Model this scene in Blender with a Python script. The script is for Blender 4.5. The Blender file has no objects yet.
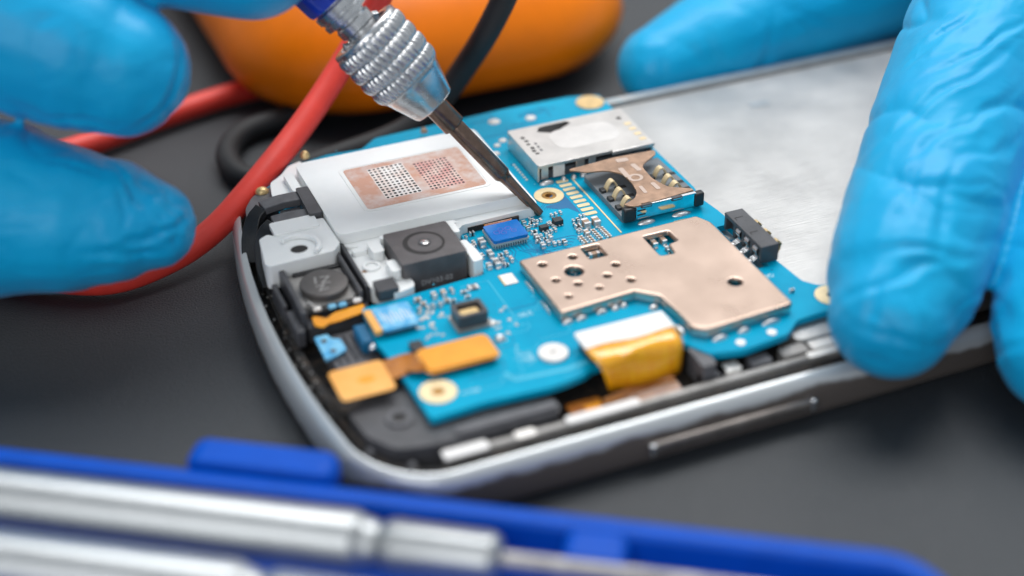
import bpy, bmesh, math, random
from mathutils import Vector, Matrix, noise
random.seed(7)
S = bpy.context.scene
COL = S.collection
PI = math.pi
# one unit is one centimetre; X runs along the phone, Y away from the camera, Z up, the table at Z = 0

# ------------------------------------------------------------------ materials
def mat(name, col, rough=0.5, metal=0.0, var=0.0, vscale=3.0, col2=None, bump=0.0, bscale=20.0, rvar=0.0,
        coat=0.0, sub=0.0, trans=0.0, spec=0.5, stretch=None, ramp=(0.35, 0.65), detail=4.0, aniso=0.0):
    m = bpy.data.materials.new(name); m.use_nodes = True
    nt = m.node_tree; b = nt.nodes['Principled BSDF']
    b.inputs['Base Color'].default_value = (*col, 1)
    b.inputs['Roughness'].default_value = rough
    b.inputs['Metallic'].default_value = metal
    b.inputs['Specular IOR Level'].default_value = spec
    b.inputs['Coat Weight'].default_value = coat
    b.inputs['Coat Roughness'].default_value = 0.15
    if sub:
        b.inputs['Subsurface Weight'].default_value = sub
        b.inputs['Subsurface Radius'].default_value = (0.15, 0.2, 0.25)
        b.inputs['Subsurface Scale'].default_value = 0.4
    b.inputs['Transmission Weight'].default_value = trans
    if var or bump or rvar or col2:
        tc = nt.nodes.new('ShaderNodeTexCoord')
        mp = nt.nodes.new('ShaderNodeMapping')
        nt.links.new(tc.outputs['Object'], mp.inputs['Vector'])
        if stretch: mp.inputs['Scale'].default_value = stretch
        n1 = nt.nodes.new('ShaderNodeTexNoise'); n1.inputs['Scale'].default_value = vscale
        n1.inputs['Detail'].default_value = detail; n1.inputs['Roughness'].default_value = 0.6
        nt.links.new(mp.outputs['Vector'], n1.inputs['Vector'])
        r = nt.nodes.new('ShaderNodeValToRGB')
        r.color_ramp.elements[0].position = ramp[0]; r.color_ramp.elements[1].position = ramp[1]
        nt.links.new(n1.outputs['Fac'], r.inputs['Fac'])
        if var or col2:
            c2 = col2 if col2 else tuple(max(0, c * (1 - var)) for c in col)
            mx = nt.nodes.new('ShaderNodeMix'); mx.data_type = 'RGBA'
            mx.inputs['A'].default_value = (*c2, 1); mx.inputs['B'].default_value = (*col, 1)
            nt.links.new(r.outputs['Color'], mx.inputs['Factor'])
            nt.links.new(mx.outputs['Result'], b.inputs['Base Color'])
        if rvar:
            mr = nt.nodes.new('ShaderNodeMapRange')
            mr.inputs['To Min'].default_value = max(0.02, rough - rvar); mr.inputs['To Max'].default_value = min(1, rough + rvar)
            nt.links.new(n1.outputs['Fac'], mr.inputs['Value']); nt.links.new(mr.outputs['Result'], b.inputs['Roughness'])
        if bump:
            n2 = nt.nodes.new('ShaderNodeTexNoise'); n2.inputs['Scale'].default_value = bscale
            n2.inputs['Detail'].default_value = 5
            nt.links.new(mp.outputs['Vector'], n2.inputs['Vector'])
            bp = nt.nodes.new('ShaderNodeBump'); bp.inputs['Strength'].default_value = bump; bp.inputs['Distance'].default_value = 0.02
            nt.links.new(n2.outputs['Fac'], bp.inputs['Height']); nt.links.new(bp.outputs['Normal'], b.inputs['Normal'])
    return m

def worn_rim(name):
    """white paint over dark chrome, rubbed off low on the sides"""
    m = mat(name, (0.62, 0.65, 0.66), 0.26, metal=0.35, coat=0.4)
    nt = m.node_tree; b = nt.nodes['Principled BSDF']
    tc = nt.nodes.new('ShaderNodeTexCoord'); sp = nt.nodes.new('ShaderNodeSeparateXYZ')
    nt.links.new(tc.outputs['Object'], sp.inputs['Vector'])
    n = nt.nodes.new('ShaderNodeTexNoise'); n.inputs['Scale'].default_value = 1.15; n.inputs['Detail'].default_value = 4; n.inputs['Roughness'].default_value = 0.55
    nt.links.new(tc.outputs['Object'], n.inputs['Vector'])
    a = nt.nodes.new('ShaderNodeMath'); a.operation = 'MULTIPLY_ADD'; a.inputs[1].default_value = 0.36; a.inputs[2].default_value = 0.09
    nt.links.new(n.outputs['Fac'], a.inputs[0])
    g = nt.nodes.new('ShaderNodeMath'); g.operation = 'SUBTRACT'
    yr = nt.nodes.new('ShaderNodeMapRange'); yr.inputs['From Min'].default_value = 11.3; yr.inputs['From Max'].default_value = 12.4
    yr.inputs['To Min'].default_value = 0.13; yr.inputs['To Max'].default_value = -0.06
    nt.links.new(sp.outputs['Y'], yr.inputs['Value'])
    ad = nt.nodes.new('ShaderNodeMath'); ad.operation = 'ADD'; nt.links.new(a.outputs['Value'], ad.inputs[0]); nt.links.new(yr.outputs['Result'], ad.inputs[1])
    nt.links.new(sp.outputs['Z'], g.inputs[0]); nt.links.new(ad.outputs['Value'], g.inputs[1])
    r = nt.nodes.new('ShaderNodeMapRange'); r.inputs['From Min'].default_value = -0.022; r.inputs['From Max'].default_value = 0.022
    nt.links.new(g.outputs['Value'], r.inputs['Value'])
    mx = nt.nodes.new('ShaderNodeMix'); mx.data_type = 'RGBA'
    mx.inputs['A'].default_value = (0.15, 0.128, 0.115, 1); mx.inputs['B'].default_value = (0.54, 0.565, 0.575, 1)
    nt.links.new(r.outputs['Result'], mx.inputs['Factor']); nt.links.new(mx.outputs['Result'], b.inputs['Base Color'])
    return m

def brushed(name, col):
    m = mat(name, col, 0.36, 0.72, var=0.2, vscale=1.0, ramp=(0.3, 0.7), rvar=0.14, detail=9)
    nt = m.node_tree; b = nt.nodes['Principled BSDF']
    tc = nt.nodes.new('ShaderNodeTexCoord'); mp = nt.nodes.new('ShaderNodeMapping')
    mp.inputs['Scale'].default_value = (1.2, 45, 1); mp.inputs['Rotation'].default_value = (0, 0, math.radians(28))
    nt.links.new(tc.outputs['Object'], mp.inputs['Vector'])
    n = nt.nodes.new('ShaderNodeTexNoise'); n.inputs['Scale'].default_value = 2.0; n.inputs['Detail'].default_value = 3
    nt.links.new(mp.outputs['Vector'], n.inputs['Vector'])
    bp = nt.nodes.new('ShaderNodeBump'); bp.inputs['Strength'].default_value = 0.35; bp.inputs['Distance'].default_value = 0.012
    nt.links.new(n.outputs['Fac'], bp.inputs['Height']); nt.links.new(bp.outputs['Normal'], b.inputs['Normal'])
    return m

M = {}
M['table'] = mat('dark_mat_fabric', (0.023, 0.029, 0.036), 0.50, var=0.55, vscale=26, bump=0.9, bscale=38, rvar=0.08, spec=0.8)
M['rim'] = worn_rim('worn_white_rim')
M['chrome_dark'] = mat('worn_chrome', (0.30, 0.27, 0.25), 0.3, 0.8, var=0.3, vscale=4)
M['chrome'] = mat('bright_chrome', (0.86, 0.87, 0.88), 0.18, 1.0, var=0.1, vscale=6)
M['rail'] = mat('grey_rail', (0.48, 0.46, 0.44), 0.35, 0.4, var=0.45, vscale=3)
M['black'] = mat('black_plastic', (0.022, 0.023, 0.025), 0.42, var=0.4, vscale=8, bump=0.15, bscale=40)
M['dirt'] = mat('dusty_black', (0.055, 0.038, 0.026), 0.8, col2=(0.012, 0.012, 0.013), vscale=9, bump=0.6, bscale=30, ramp=(0.45, 0.7))
M['dgrey'] = mat('charcoal_plastic', (0.075, 0.075, 0.082), 0.36, var=0.3, vscale=5, bump=0.12, bscale=50)
M['mgrey'] = mat('grey_plastic', (0.12, 0.12, 0.13), 0.4, var=0.3, vscale=6, bump=0.1, bscale=40)
M['slate'] = mat('slate_plastic', (0.17, 0.19, 0.21), 0.4, var=0.2, vscale=5, bump=0.1, bscale=40)
M['bay'] = brushed('battery_bay_metal', (0.57, 0.56, 0.545))
M['baylip'] = mat('bay_lip_metal', (0.55, 0.56, 0.56), 0.3, 0.6, var=0.2, vscale=2)
M['pcb'] = mat('blue_solder_mask', (0.0, 0.37, 0.575), 0.3, col2=(0.0, 0.29, 0.48), vscale=1.3, bump=0.06, bscale=24, rvar=0.06, spec=0.12, ramp=(0.3, 0.7))
M['pcbdark'] = mat('dark_blue_mask', (0.008, 0.13, 0.27), 0.4)
M['trace'] = mat('trace_under_mask', (0.0, 0.13, 0.31), 0.38)
M['tracelight'] = mat('light_trace_under_mask', (0.06, 0.47, 0.66), 0.38)
M['silk'] = mat('silk_print', (0.35, 0.62, 0.72), 0.6)
M['gold'] = mat('gold_plating', (0.86, 0.62, 0.30), 0.36, 0.55, var=0.25, vscale=9, bump=0.1, bscale=60)
M['goldpale'] = mat('pale_gold_plating', (0.88, 0.70, 0.42), 0.4, 0.3, var=0.12, vscale=8)
M['golddark'] = mat('gold_hole', (0.50, 0.27, 0.08), 0.4, 0.7, var=0.4, vscale=14)
M['solder'] = mat('solder', (0.80, 0.80, 0.80), 0.36, 0.85, var=0.2, vscale=14, bump=0.25, bscale=25)
M['dulltin'] = mat('dull_tin', (0.78, 0.75, 0.72), 0.55, 0.2, var=0.15, vscale=9)
M['tin'] = mat('tin_pad', (0.83, 0.80, 0.76), 0.42, 0.5, var=0.12, vscale=8)
M['captan'] = mat('capacitor_ceramic', (0.40, 0.27, 0.19), 0.5, var=0.2, vscale=12)
M['capgrey'] = mat('inductor_ceramic', (0.25, 0.25, 0.26), 0.5, var=0.25, vscale=12)
M['icblack'] = mat('chip_black', (0.028, 0.029, 0.032), 0.45, var=0.3, vscale=14, bump=0.1, bscale=60)
M['shield'] = mat('nickel_shield', (0.66, 0.505, 0.415), 0.31, 0.92, col2=(0.58, 0.43, 0.345), vscale=1.1, bump=0.07, bscale=26, rvar=0.16, detail=9, ramp=(0.3, 0.7))
M['shieldedge'] = mat('shield_wall', (0.78, 0.72, 0.67), 0.3, 0.9)
M['simcu'] = mat('copper_nickel', (0.50, 0.32, 0.22), 0.36, 0.75, var=0.35, vscale=5, bump=0.25, bscale=45, rvar=0.12)
M['simemb'] = mat('polished_emboss', (0.66, 0.52, 0.44), 0.3, 0.85)
M['simface'] = mat('mirror_face', (0.72, 0.78, 0.80), 0.10, 1.0, var=0.2, vscale=10)
M['sd'] = mat('stamped_steel', (0.74, 0.71, 0.68), 0.33, 0.85, var=0.16, vscale=2.2, rvar=0.1, bump=0.06, bscale=30)
M['sdpale'] = mat('pale_steel', (0.78, 0.755, 0.73), 0.38, 0.8, var=0.12, vscale=3)
M['sdmark'] = mat('dark_marking', (0.07, 0.065, 0.06), 0.6)
M['white'] = mat('white_plastic', (0.85, 0.865, 0.86), 0.42, var=0.05, vscale=2, bump=0.04, bscale=60, sub=0.08)
M['antenna'] = mat('antenna_copper', (0.60, 0.35, 0.26), 0.35, 0.45, col2=(0.70, 0.60, 0.56), vscale=4.5, bump=0.25, bscale=16, rvar=0.12, ramp=(0.36, 0.6))
M['antgrid'] = mat('scraped_grid', (0.80, 0.78, 0.76), 0.5, 0.1, col2=(0.68, 0.54, 0.48), vscale=6, ramp=(0.3, 0.6))
M['antred'] = mat('reddish_grid', (0.62, 0.30, 0.27), 0.45, 0.2, col2=(0.72, 0.56, 0.50), vscale=5, ramp=(0.35, 0.65))
M['hole'] = mat('hole_black', (0.02, 0.018, 0.018), 0.7)
M['camtop'] = mat('camera_housing', (0.105, 0.097, 0.10), 0.45, var=0.25, vscale=5, bump=0.2, bscale=70)
M['camink'] = mat('grey_print', (0.42, 0.42, 0.43), 0.6)
M['glass'] = mat('lens_glass', (0.02, 0.02, 0.03), 0.04, coat=1.0)
M['lensring'] = mat('lens_ring_metal', (0.75, 0.73, 0.72), 0.2, 0.9)
M['bluechip'] = mat('blue_chip_lid', (0.0, 0.17, 0.56), 0.22, col2=(0.0, 0.145, 0.50), vscale=3, bump=0.1, bscale=30, coat=0.5)
M['chipink'] = mat('chip_ink', (0.14, 0.10, 0.42), 0.4)
M['chipedge'] = mat('chip_edge', (0.45, 0.45, 0.43), 0.4, 0.3)
M['fpc'] = mat('orange_flex_film', (0.88, 0.36, 0.008), 0.35, col2=(0.80, 0.29, 0.005), vscale=2.5, coat=0.3, ramp=(0.3, 0.7), bump=0.08, bscale=12)
M['fpcpale'] = mat('pale_orange_flex_film', (0.92, 0.47, 0.12), 0.4, col2=(0.86, 0.38, 0.07), vscale=2.2, coat=0.2)
M['fpcdark'] = mat('amber_flex_film', (0.48, 0.17, 0.015), 0.3, col2=(0.30, 0.09, 0.01), vscale=3, coat=0.4)
M['yellow'] = mat('yellow_flex_film', (0.95, 0.47, 0.005), 0.25, col2=(0.88, 0.35, 0.003), vscale=5, coat=1.0, bump=0.45, bscale=9, stretch=(3.2, 1.0, 1.0))
M['whitetape'] = mat('white_stiffener', (0.82, 0.80, 0.78), 0.5, var=0.04, vscale=3)
M['bluelabel'] = mat('sky_blue_flex', (0.05, 0.36, 0.68), 0.35, col2=(0.22, 0.55, 0.78), vscale=7, ramp=(0.4, 0.62))
M['motor'] = mat('motor_disc', (0.135, 0.125, 0.12), 0.45, 0.5, var=0.2, vscale=4, bump=0.1, bscale=40)
M['motormark'] = mat('motor_engraving', (0.34, 0.33, 0.32), 0.5, 0.2)
M['glove'] = None
M['steel'] = mat('knurled_steel', (0.70, 0.71, 0.72), 0.26, 0.95, var=0.15, vscale=7, rvar=0.08)
M['bit'] = mat('bronzed_bit_steel', (0.24, 0.165, 0.13), 0.24, 0.9, var=0.3, vscale=7, bump=0.05, bscale=40, rvar=0.08)
M['bluehandle'] = mat('blue_handle_plastic', (0.006, 0.05, 0.52), 0.22, coat=0.6, var=0.15, vscale=3)
M['orange'] = mat('orange_rubber', (0.98, 0.215, 0.0), 0.36, spec=0.3, var=0.08, vscale=2, bump=0.05, bscale=40)
M['redwire'] = mat('red_silicone', (0.90, 0.06, 0.04), 0.45, var=0.1, vscale=3)
M['blackwire'] = mat('black_silicone', (0.012, 0.013, 0.015), 0.6, var=0.2, vscale=3)
M['traypl'] = mat('blue_tray_plastic', (0.0, 0.078, 0.50), 0.42, var=0.1, vscale=3, bump=0.1, bscale=30, spec=0.15)
M['alu'] = mat('satin_aluminium', (0.46, 0.48, 0.49), 0.34, 0.8, var=0.12, vscale=2, stretch=(1, 8, 8), bump=0.08, bscale=30, rvar=0.06)

def glove_mat():
    m = mat('blue_nitrile', (0.003, 0.40, 0.71), 0.40, col2=(0.002, 0.345, 0.66), vscale=0.9, rvar=0.06, ramp=(0.3, 0.7), spec=0.28)
    nt = m.node_tree; b = nt.nodes['Principled BSDF']
    b.inputs['Sheen Weight'].default_value = 0.08; b.inputs['Sheen Roughness'].default_value = 0.45
    tc = nt.nodes.new('ShaderNodeTexCoord')
    mp = nt.nodes.new('ShaderNodeMapping'); mp.inputs['Scale'].default_value = (0.8, 1.6, 1.9); mp.inputs['Rotation'].default_value = (0.3, 0.2, 0.5)
    nt.links.new(tc.outputs['Object'], mp.inputs['Vector'])
    n = nt.nodes.new('ShaderNodeTexNoise'); n.inputs['Scale'].default_value = 1.6; n.inputs['Detail'].default_value = 3; n.inputs['Distortion'].default_value = 1.1
    nt.links.new(mp.outputs['Vector'], n.inputs['Vector'])
    n3 = nt.nodes.new('ShaderNodeTexNoise'); n3.noise_type = 'RIDGED_MULTIFRACTAL'; n3.inputs['Scale'].default_value = 2.0; n3.inputs['Detail'].default_value = 4; n3.inputs['Distortion'].default_value = 0.8
    nt.links.new(mp.outputs['Vector'], n3.inputs['Vector'])
    mk = nt.nodes.new('ShaderNodeMath'); mk.operation = 'MULTIPLY'; nt.links.new(n3.outputs['Fac'], mk.inputs[0]); nt.links.new(n.outputs['Fac'], mk.inputs[1])
    b3 = nt.nodes.new('ShaderNodeBump'); b3.inputs['Strength'].default_value = 0.32; b3.inputs['Distance'].default_value = 0.035
    nt.links.new(mk.outputs['Value'], b3.inputs['Height'])
    n2 = nt.nodes.new('ShaderNodeTexNoise'); n2.inputs['Scale'].default_value = 42; n2.inputs['Detail'].default_value = 2
    nt.links.new(tc.outputs['Object'], n2.inputs['Vector'])
    b1 = nt.nodes.new('ShaderNodeBump'); b1.inputs['Strength'].default_value = 0.18; b1.inputs['Distance'].default_value = 0.12
    nt.links.new(n.outputs['Fac'], b1.inputs['Height'])
    b2 = nt.nodes.new('ShaderNodeBump'); b2.inputs['Strength'].default_value = 0.10; b2.inputs['Distance'].default_value = 0.01
    nt.links.new(n2.outputs['Fac'], b2.inputs['Height']); nt.links.new(b1.outputs['Normal'], b3.inputs['Normal']); nt.links.new(b3.outputs['Normal'], b2.inputs['Normal'])
    nt.links.new(b2.outputs['Normal'], b.inputs['Normal'])
    return m
M['glove'] = glove_mat()

# ------------------------------------------------------------------ helpers
def link(name, me, mats, parent=None, bevel=0.0, seg=2, smooth=40, label=None):
    o = bpy.data.objects.new(name, me); COL.objects.link(o)
    for m in (mats if isinstance(mats, (list, tuple)) else [mats]): me.materials.append(m)
    if smooth is not None:
        for p in me.polygons: p.use_smooth = True
        me.set_sharp_from_angle(angle=math.radians(smooth))
    if bevel:
        md = o.modifiers.new('edges', 'BEVEL'); md.width = bevel; md.segments = seg; md.limit_method = 'ANGLE'; md.angle_limit = math.radians(35)
        md.use_clamp_overlap = True
    if parent is not None:
        o.parent = parent
        o.matrix_parent_inverse = Matrix.Translation(-WLOC.get(parent.name, Vector((0, 0, 0))))
    if label: o['label'] = label
    return o

WLOC = {}
def thing(name, label, cat, loc, group=None):
    o = bpy.data.objects.new(name, None); COL.objects.link(o); o.location = loc; o.empty_display_size = 0.5
    o['label'] = label; o['category'] = cat
    if group: o['group'] = group
    WLOC[o.name] = Vector(loc)
    return o

def to_mesh(bm, name):
    bmesh.ops.recalc_face_normals(bm, faces=bm.faces[:])
    me = bpy.data.meshes.new(name); bm.to_mesh(me); bm.free(); return me

def plate_into(bm, outer, z0, z1, holes=(), mi=0):
    loops = [list(outer)] + [list(h) for h in holes]
    tmp = bmesh.new(); eds = []; lv = []
    for lp in loops:
        vs = [tmp.verts.new((p[0], p[1], 0)) for p in lp]; lv.append(vs)
        for i in range(len(vs)): eds.append(tmp.edges.new((vs[i], vs[(i + 1) % len(vs)])))
    tmp.verts.index_update()
    bmesh.ops.triangle_fill(tmp, use_beauty=True, use_dissolve=False, edges=eds)
    tmp.verts.index_update()
    tv = [v.co.copy() for v in tmp.verts]
    top = [bm.verts.new((c.x, c.y, z1)) for c in tv]; bot = [bm.verts.new((c.x, c.y, z0)) for c in tv]
    for f in tmp.faces:
        ids = [v.index for v in f.verts]
        if f.normal.z < 0: ids.reverse()
        bm.faces.new([top[i] for i in ids]).material_index = mi
        bm.faces.new([bot[i] for i in reversed(ids)]).material_index = mi
    for vs in lv:
        for i in range(len(vs)):
            a, b = vs[i].index, vs[(i + 1) % len(vs)].index
            bm.faces.new((top[a], top[b], bot[b], bot[a])).material_index = mi
    tmp.free()

def plate(name, outer, z0, z1, m, parent=None, holes=(), bevel=0.0, seg=2, label=None):
    bm = bmesh.new(); plate_into(bm, outer, z0, z1, holes)
    return link(name, to_mesh(bm, name), m, parent, bevel, seg, label=label)

def rrect(x0, y0, x1, y1, r=0.05, n=5):
    pts = []
    for cx, cy, a in ((x1 - r, y1 - r, 0), (x0 + r, y1 - r, 90), (x0 + r, y0 + r, 180), (x1 - r, y0 + r, 270)):
        for i in range(n + 1):
            t = math.radians(a + 90 * i / n); pts.append((cx + r * math.cos(t), cy + r * math.sin(t)))
    return pts

def rpoly(pts, r=0.05, n=4):
    out = []; N = len(pts)
    for i in range(N):
        p = Vector(pts[i][:2]); a = Vector(pts[i - 1][:2]); b = Vector(pts[(i + 1) % N][:2])
        da = (a - p); db = (b - p); rr = min(r, da.length * 0.45, db.length * 0.45)
        p0 = p + da.normalized() * rr; p1 = p + db.normalized() * rr
        for k in range(n + 1):
            t = k / n; q = p0 * (1 - t) ** 2 + p * 2 * t * (1 - t) + p1 * t * t
            out.append((q.x, q.y))
    return out

def circ(cx, cy, r, n=28, ry=None):
    ry = ry or r
    return [(cx + r * math.cos(2 * PI * i / n), cy + ry * math.sin(2 * PI * i / n)) for i in range(n)]

def rect(x0, y0, x1, y1): return [(x0, y0), (x1, y0), (x1, y1), (x0, y1)]

def box_into(bm, c, s, rz=0.0, mi=0, tilt=None):
    mtx = Matrix.Translation(c) @ Matrix.Rotation(rz, 4, 'Z')
    if tilt: mtx = mtx @ tilt
    r = bmesh.ops.create_cube(bm, size=1.0, matrix=mtx @ Matrix.Diagonal((s[0], s[1], s[2], 1)))
    fs = {f for v in r['verts'] for f in v.link_faces}
    for f in fs: f.material_index = mi

def box(name, c, s, m, parent=None, rz=0.0, bevel=0.0, seg=2, tilt=None, label=None):
    bm = bmesh.new(); box_into(bm, c, s, rz, 0, tilt)
    return link(name, to_mesh(bm, name), m, parent, bevel, seg, label=label)

def sweep_into(bm, pts, radii, n=16, caps=True, mi=0, flat=None):
    """tube along points; flat = (width, thickness) makes a ribbon with its thin side up"""
    pts = [Vector(p) for p in pts]; rings = []
    up = Vector((0, 0, 1))
    for i, p in enumerate(pts):
        t = (pts[min(i + 1, len(pts) - 1)] - pts[max(i - 1, 0)]).normalized()
        x = t.cross(up)
        if x.length < 1e-4: x = t.cross(Vector((0, 1, 0)))
        x.normalize(); y = x.cross(t).normalized()
        if flat:
            w, th = flat[i] if isinstance(flat, list) else flat
            ring = [bm.verts.new(p + x * a * w / 2 + y * b * th / 2) for a, b in ((-1, -1), (1, -1), (1, 1), (-1, 1))]
        else:
            r = radii[i] if isinstance(radii, (list, tuple)) else radii
            ring = [bm.verts.new(p + (x * math.cos(2 * PI * k / n) + y * math.sin(2 * PI * k / n)) * r) for k in range(n)]
        rings.append(ring)
    for a, b in zip(rings, rings[1:]):
        k = len(a)
        for i in range(k): bm.faces.new((a[i], a[(i + 1) % k], b[(i + 1) % k], b[i])).material_index = mi
    if caps:
        bm.faces.new(rings[0]).material_index = mi; bm.faces.new(rings[-1]).material_index = mi

def spline(pts, k=8):
    pts = [Vector(p) for p in pts]; out = []
    P = [pts[0] * 2 - pts[1]] + pts + [pts[-1] * 2 - pts[-2]]
    for i in range(1, len(P) - 2):
        for j in range(k):
            t = j / k; a, b, c, d = P[i - 1], P[i], P[i + 1], P[i + 2]
            out.append(0.5 * ((2 * b) + (c - a) * t + (2 * a - 5 * b + 4 * c - d) * t * t + (3 * b - a - 3 * c + d) * t ** 3))
    out.append(pts[-1]); return out

def lathe_into(bm, prof, org, ax, n=48, mi=0, rfun=None):
    """prof: (t along the axis, radius)"""
    ax = Vector(ax).normalized(); x = ax.orthogonal().normalized(); y = ax.cross(x); org = Vector(org); rings = []
    for t, r in prof:
        ring = []
        for k in range(n):
            a = 2 * PI * k / n; rr = r + (rfun(t, a) if rfun else 0)
            ring.append(bm.verts.new(org + ax * t + (x * math.cos(a) + y * math.sin(a)) * rr))
        rings.append(ring)
    for a, b in zip(rings, rings[1:]):
        for i in range(n): bm.faces.new((a[i], a[(i + 1) % n], b[(i + 1) % n], b[i])).material_index = mi
    bm.faces.new(rings[0]).material_index = mi; bm.faces.new(list(reversed(rings[-1]))).material_index = mi

def lathe(name, prof, org, ax, m, parent=None, n=48, rfun=None, bevel=0.0, smooth=40):
    bm = bmesh.new(); lathe_into(bm, prof, org, ax, n, 0, rfun)
    return link(name, to_mesh(bm, name), m, parent, bevel, smooth=smooth)

def dome_into(bm, c, rx, ry, h, rz=0.0, n=14, mi=0, k=4):
    """flattened blob, such as a solder bead"""
    c = Vector(c); rings = []
    for j in range(k):
        a = (PI / 2) * j / k; q = []
        for i in range(n):
            t = 2 * PI * i / n; px, py = rx * math.cos(a) * math.cos(t), ry * math.cos(a) * math.sin(t)
            q.append(bm.verts.new(c + Vector((px * math.cos(rz) - py * math.sin(rz), px * math.sin(rz) + py * math.cos(rz), h * math.sin(a)))))
        rings.append(q)
    topv = bm.verts.new(c + Vector((0, 0, h)))
    for a, b in zip(rings, rings[1:]):
        for i in range(n): bm.faces.new((a[i], a[(i + 1) % n], b[(i + 1) % n], b[i])).material_index = mi
    for i in range(n): bm.faces.new((rings[-1][i], rings[-1][(i + 1) % n], topv)).material_index = mi
    bm.faces.new(list(reversed(rings[0]))).material_index = mi

def dome(name, c, rx, ry, h, m, parent=None, rz=0.0):
    bm = bmesh.new(); dome_into(bm, c, rx, ry, h, rz)
    return link(name, to_mesh(bm, name), m, parent)

def text(name, s, mtx, size, m, parent=None, depth=0.002):
    cu = bpy.data.curves.new(name, 'FONT'); cu.body = s; cu.size = size; cu.align_x = 'CENTER'; cu.align_y = 'CENTER'; cu.extrude = depth; cu.resolution_u = 3
    t = bpy.data.objects.new(name + '_tmp', cu); COL.objects.link(t)
    me = bpy.data.meshes.new_from_object(t.evaluated_get(bpy.context.evaluated_depsgraph_get()))
    bpy.data.objects.remove(t); bpy.data.curves.remove(cu)
    me.transform(mtx); me.name = name
    me.materials.clear()
    return link(name, me, m, parent, smooth=None)

# ------------------------------------------------------------------ table
bm = bmesh.new()
vs = [bm.verts.new(p) for p in ((-160, -60, 0), (160, -60, 0), (160, 200, 0), (-160, 200, 0))]; bm.faces.new(vs)
o = link('table_surface', to_mesh(bm, 'table_surface'), M['table'], smooth=None); o['kind'] = 'structure'

# ------------------------------------------------------------------ the phone
PH = thing('smartphone', 'opened white rimmed smartphone lying on its screen with its blue circuit board bare', 'phone', (9.1, 14.6, 0))
ZP = 0.72
U0, U1, V0, V1 = 2.80, 15.6, 11.13, 18.08

def outline(ins, r=0.95, n=8, m=10):
    """rounded outline of the phone whose short ends bow outwards"""
    c = rrect(U0 + ins, V0 + ins, U1 - ins, V1 - ins, max(0.2, r - ins), n); k = n + 1; out = []
    for q in range(4):
        out += c[q * k:(q + 1) * k]
        a, b = c[(q + 1) * k - 1], c[((q + 1) * k) % len(c)]
        for i in range(1, m): out.append((a[0] + (b[0] - a[0]) * i / m, a[1] + (b[1] - a[1]) * i / m))
    res = []
    for x, y in out:
        s = 0.039 * (y - 14.2) ** 2
        res.append((x + s * max(0, 1 - (x - U0) / 2.2) - s * max(0, 1 - (U1 - x) / 2.2), y))
    return res
# rim: swept rounded profile around a rounded rectangle
def rim_mesh():
    bm = bmesh.new()
    prof = [(0.06, 0.0), (0.015, 0.05), (0.0, 0.14), (0.0, 0.34), (0.02, 0.44), (0.06, 0.51), (0.11, 0.545), (0.145, 0.548), (0.155, 0.535), (0.155, 0.10), (0.11, 0.0)]
    n = 10; rings = []
    for ins, z in prof:
        rings.append([bm.verts.new((x, y, z)) for x, y in outline(ins)])
    for a, b in zip(rings, rings[1:] + rings[:1]):
        k = len(a)
        for i in range(k): bm.faces.new((a[i], a[(i + 1) % k], b[(i + 1) % k], b[i]))
    return to_mesh(bm, 'rim')
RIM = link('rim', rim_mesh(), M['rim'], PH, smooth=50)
FL = plate('mid_frame', outline(0.16), 0.06, 0.30, M['dirt'], PH)
plate('front_glass', outline(0.09), 0.003, 0.058, M['black'], PH)
# inner black wall beside the rim
plate('inner_wall', outline(0.27), 0.301, 0.46, M['dirt'], PH, holes=[outline(0.36)], bevel=0.015)
bm = bmesh.new()
for i in range(150):
    a = random.random()
    if i % 2: continue
    x = U0 + 0.2 + random.random() * 0.14; y = 11.9 + random.random() * 3.4
    if i > 100: x = 3.6 + random.random() * 5.0; y = V0 + 0.22 + random.random() * 0.1
    s = 0.006 + random.random() * 0.012
    box_into(bm, (x, y, 0.47 if i <= 100 else 0.305 + s / 2), (s, s * 1.4, s), random.random() * 3)
link('dust', to_mesh(bm, 'dust'), M['rail'], FL, smooth=None)['kind'] = 'stuff'
# side button on the near edge
SB = box('side_button', (7.06, V0 - 0.022, 0.245), (1.98, 0.10, 0.15), M['chrome_dark'], PH, bevel=0.045, seg=4)
for x in (6.09, 8.03): box('button_end', (x, V0 - 0.050, 0.245), (0.075, 0.06, 0.155), M['chrome'], SB, bevel=0.02, seg=3)
# grey rail between the rim and the board
RA = plate('side_rail', rect(3.95, 11.50, 9.2, 11.585), 0.30, 0.53, M['rail'], PH, bevel=0.02)
plate('rail_contact', rrect(3.93, 11.455, 4.42, 11.60, 0.03), 0.531, 0.555, M['whitetape'], RA, bevel=0.01)
plate('rail_contact', rrect(4.72, 11.47, 4.95, 11.59, 0.04), 0.531, 0.55, M['tin'], RA, bevel=0.01)
plate('rail_contact', rrect(5.30, 11.48, 6.15, 11.60, 0.04), 0.531, 0.56, M['whitetape'], RA, bevel=0.01)
plate('rail_contact', rrect(8.2, 11.48, 8.75, 11.58, 0.04), 0.531, 0.55, M['tin'], RA, bevel=0.01)
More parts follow.
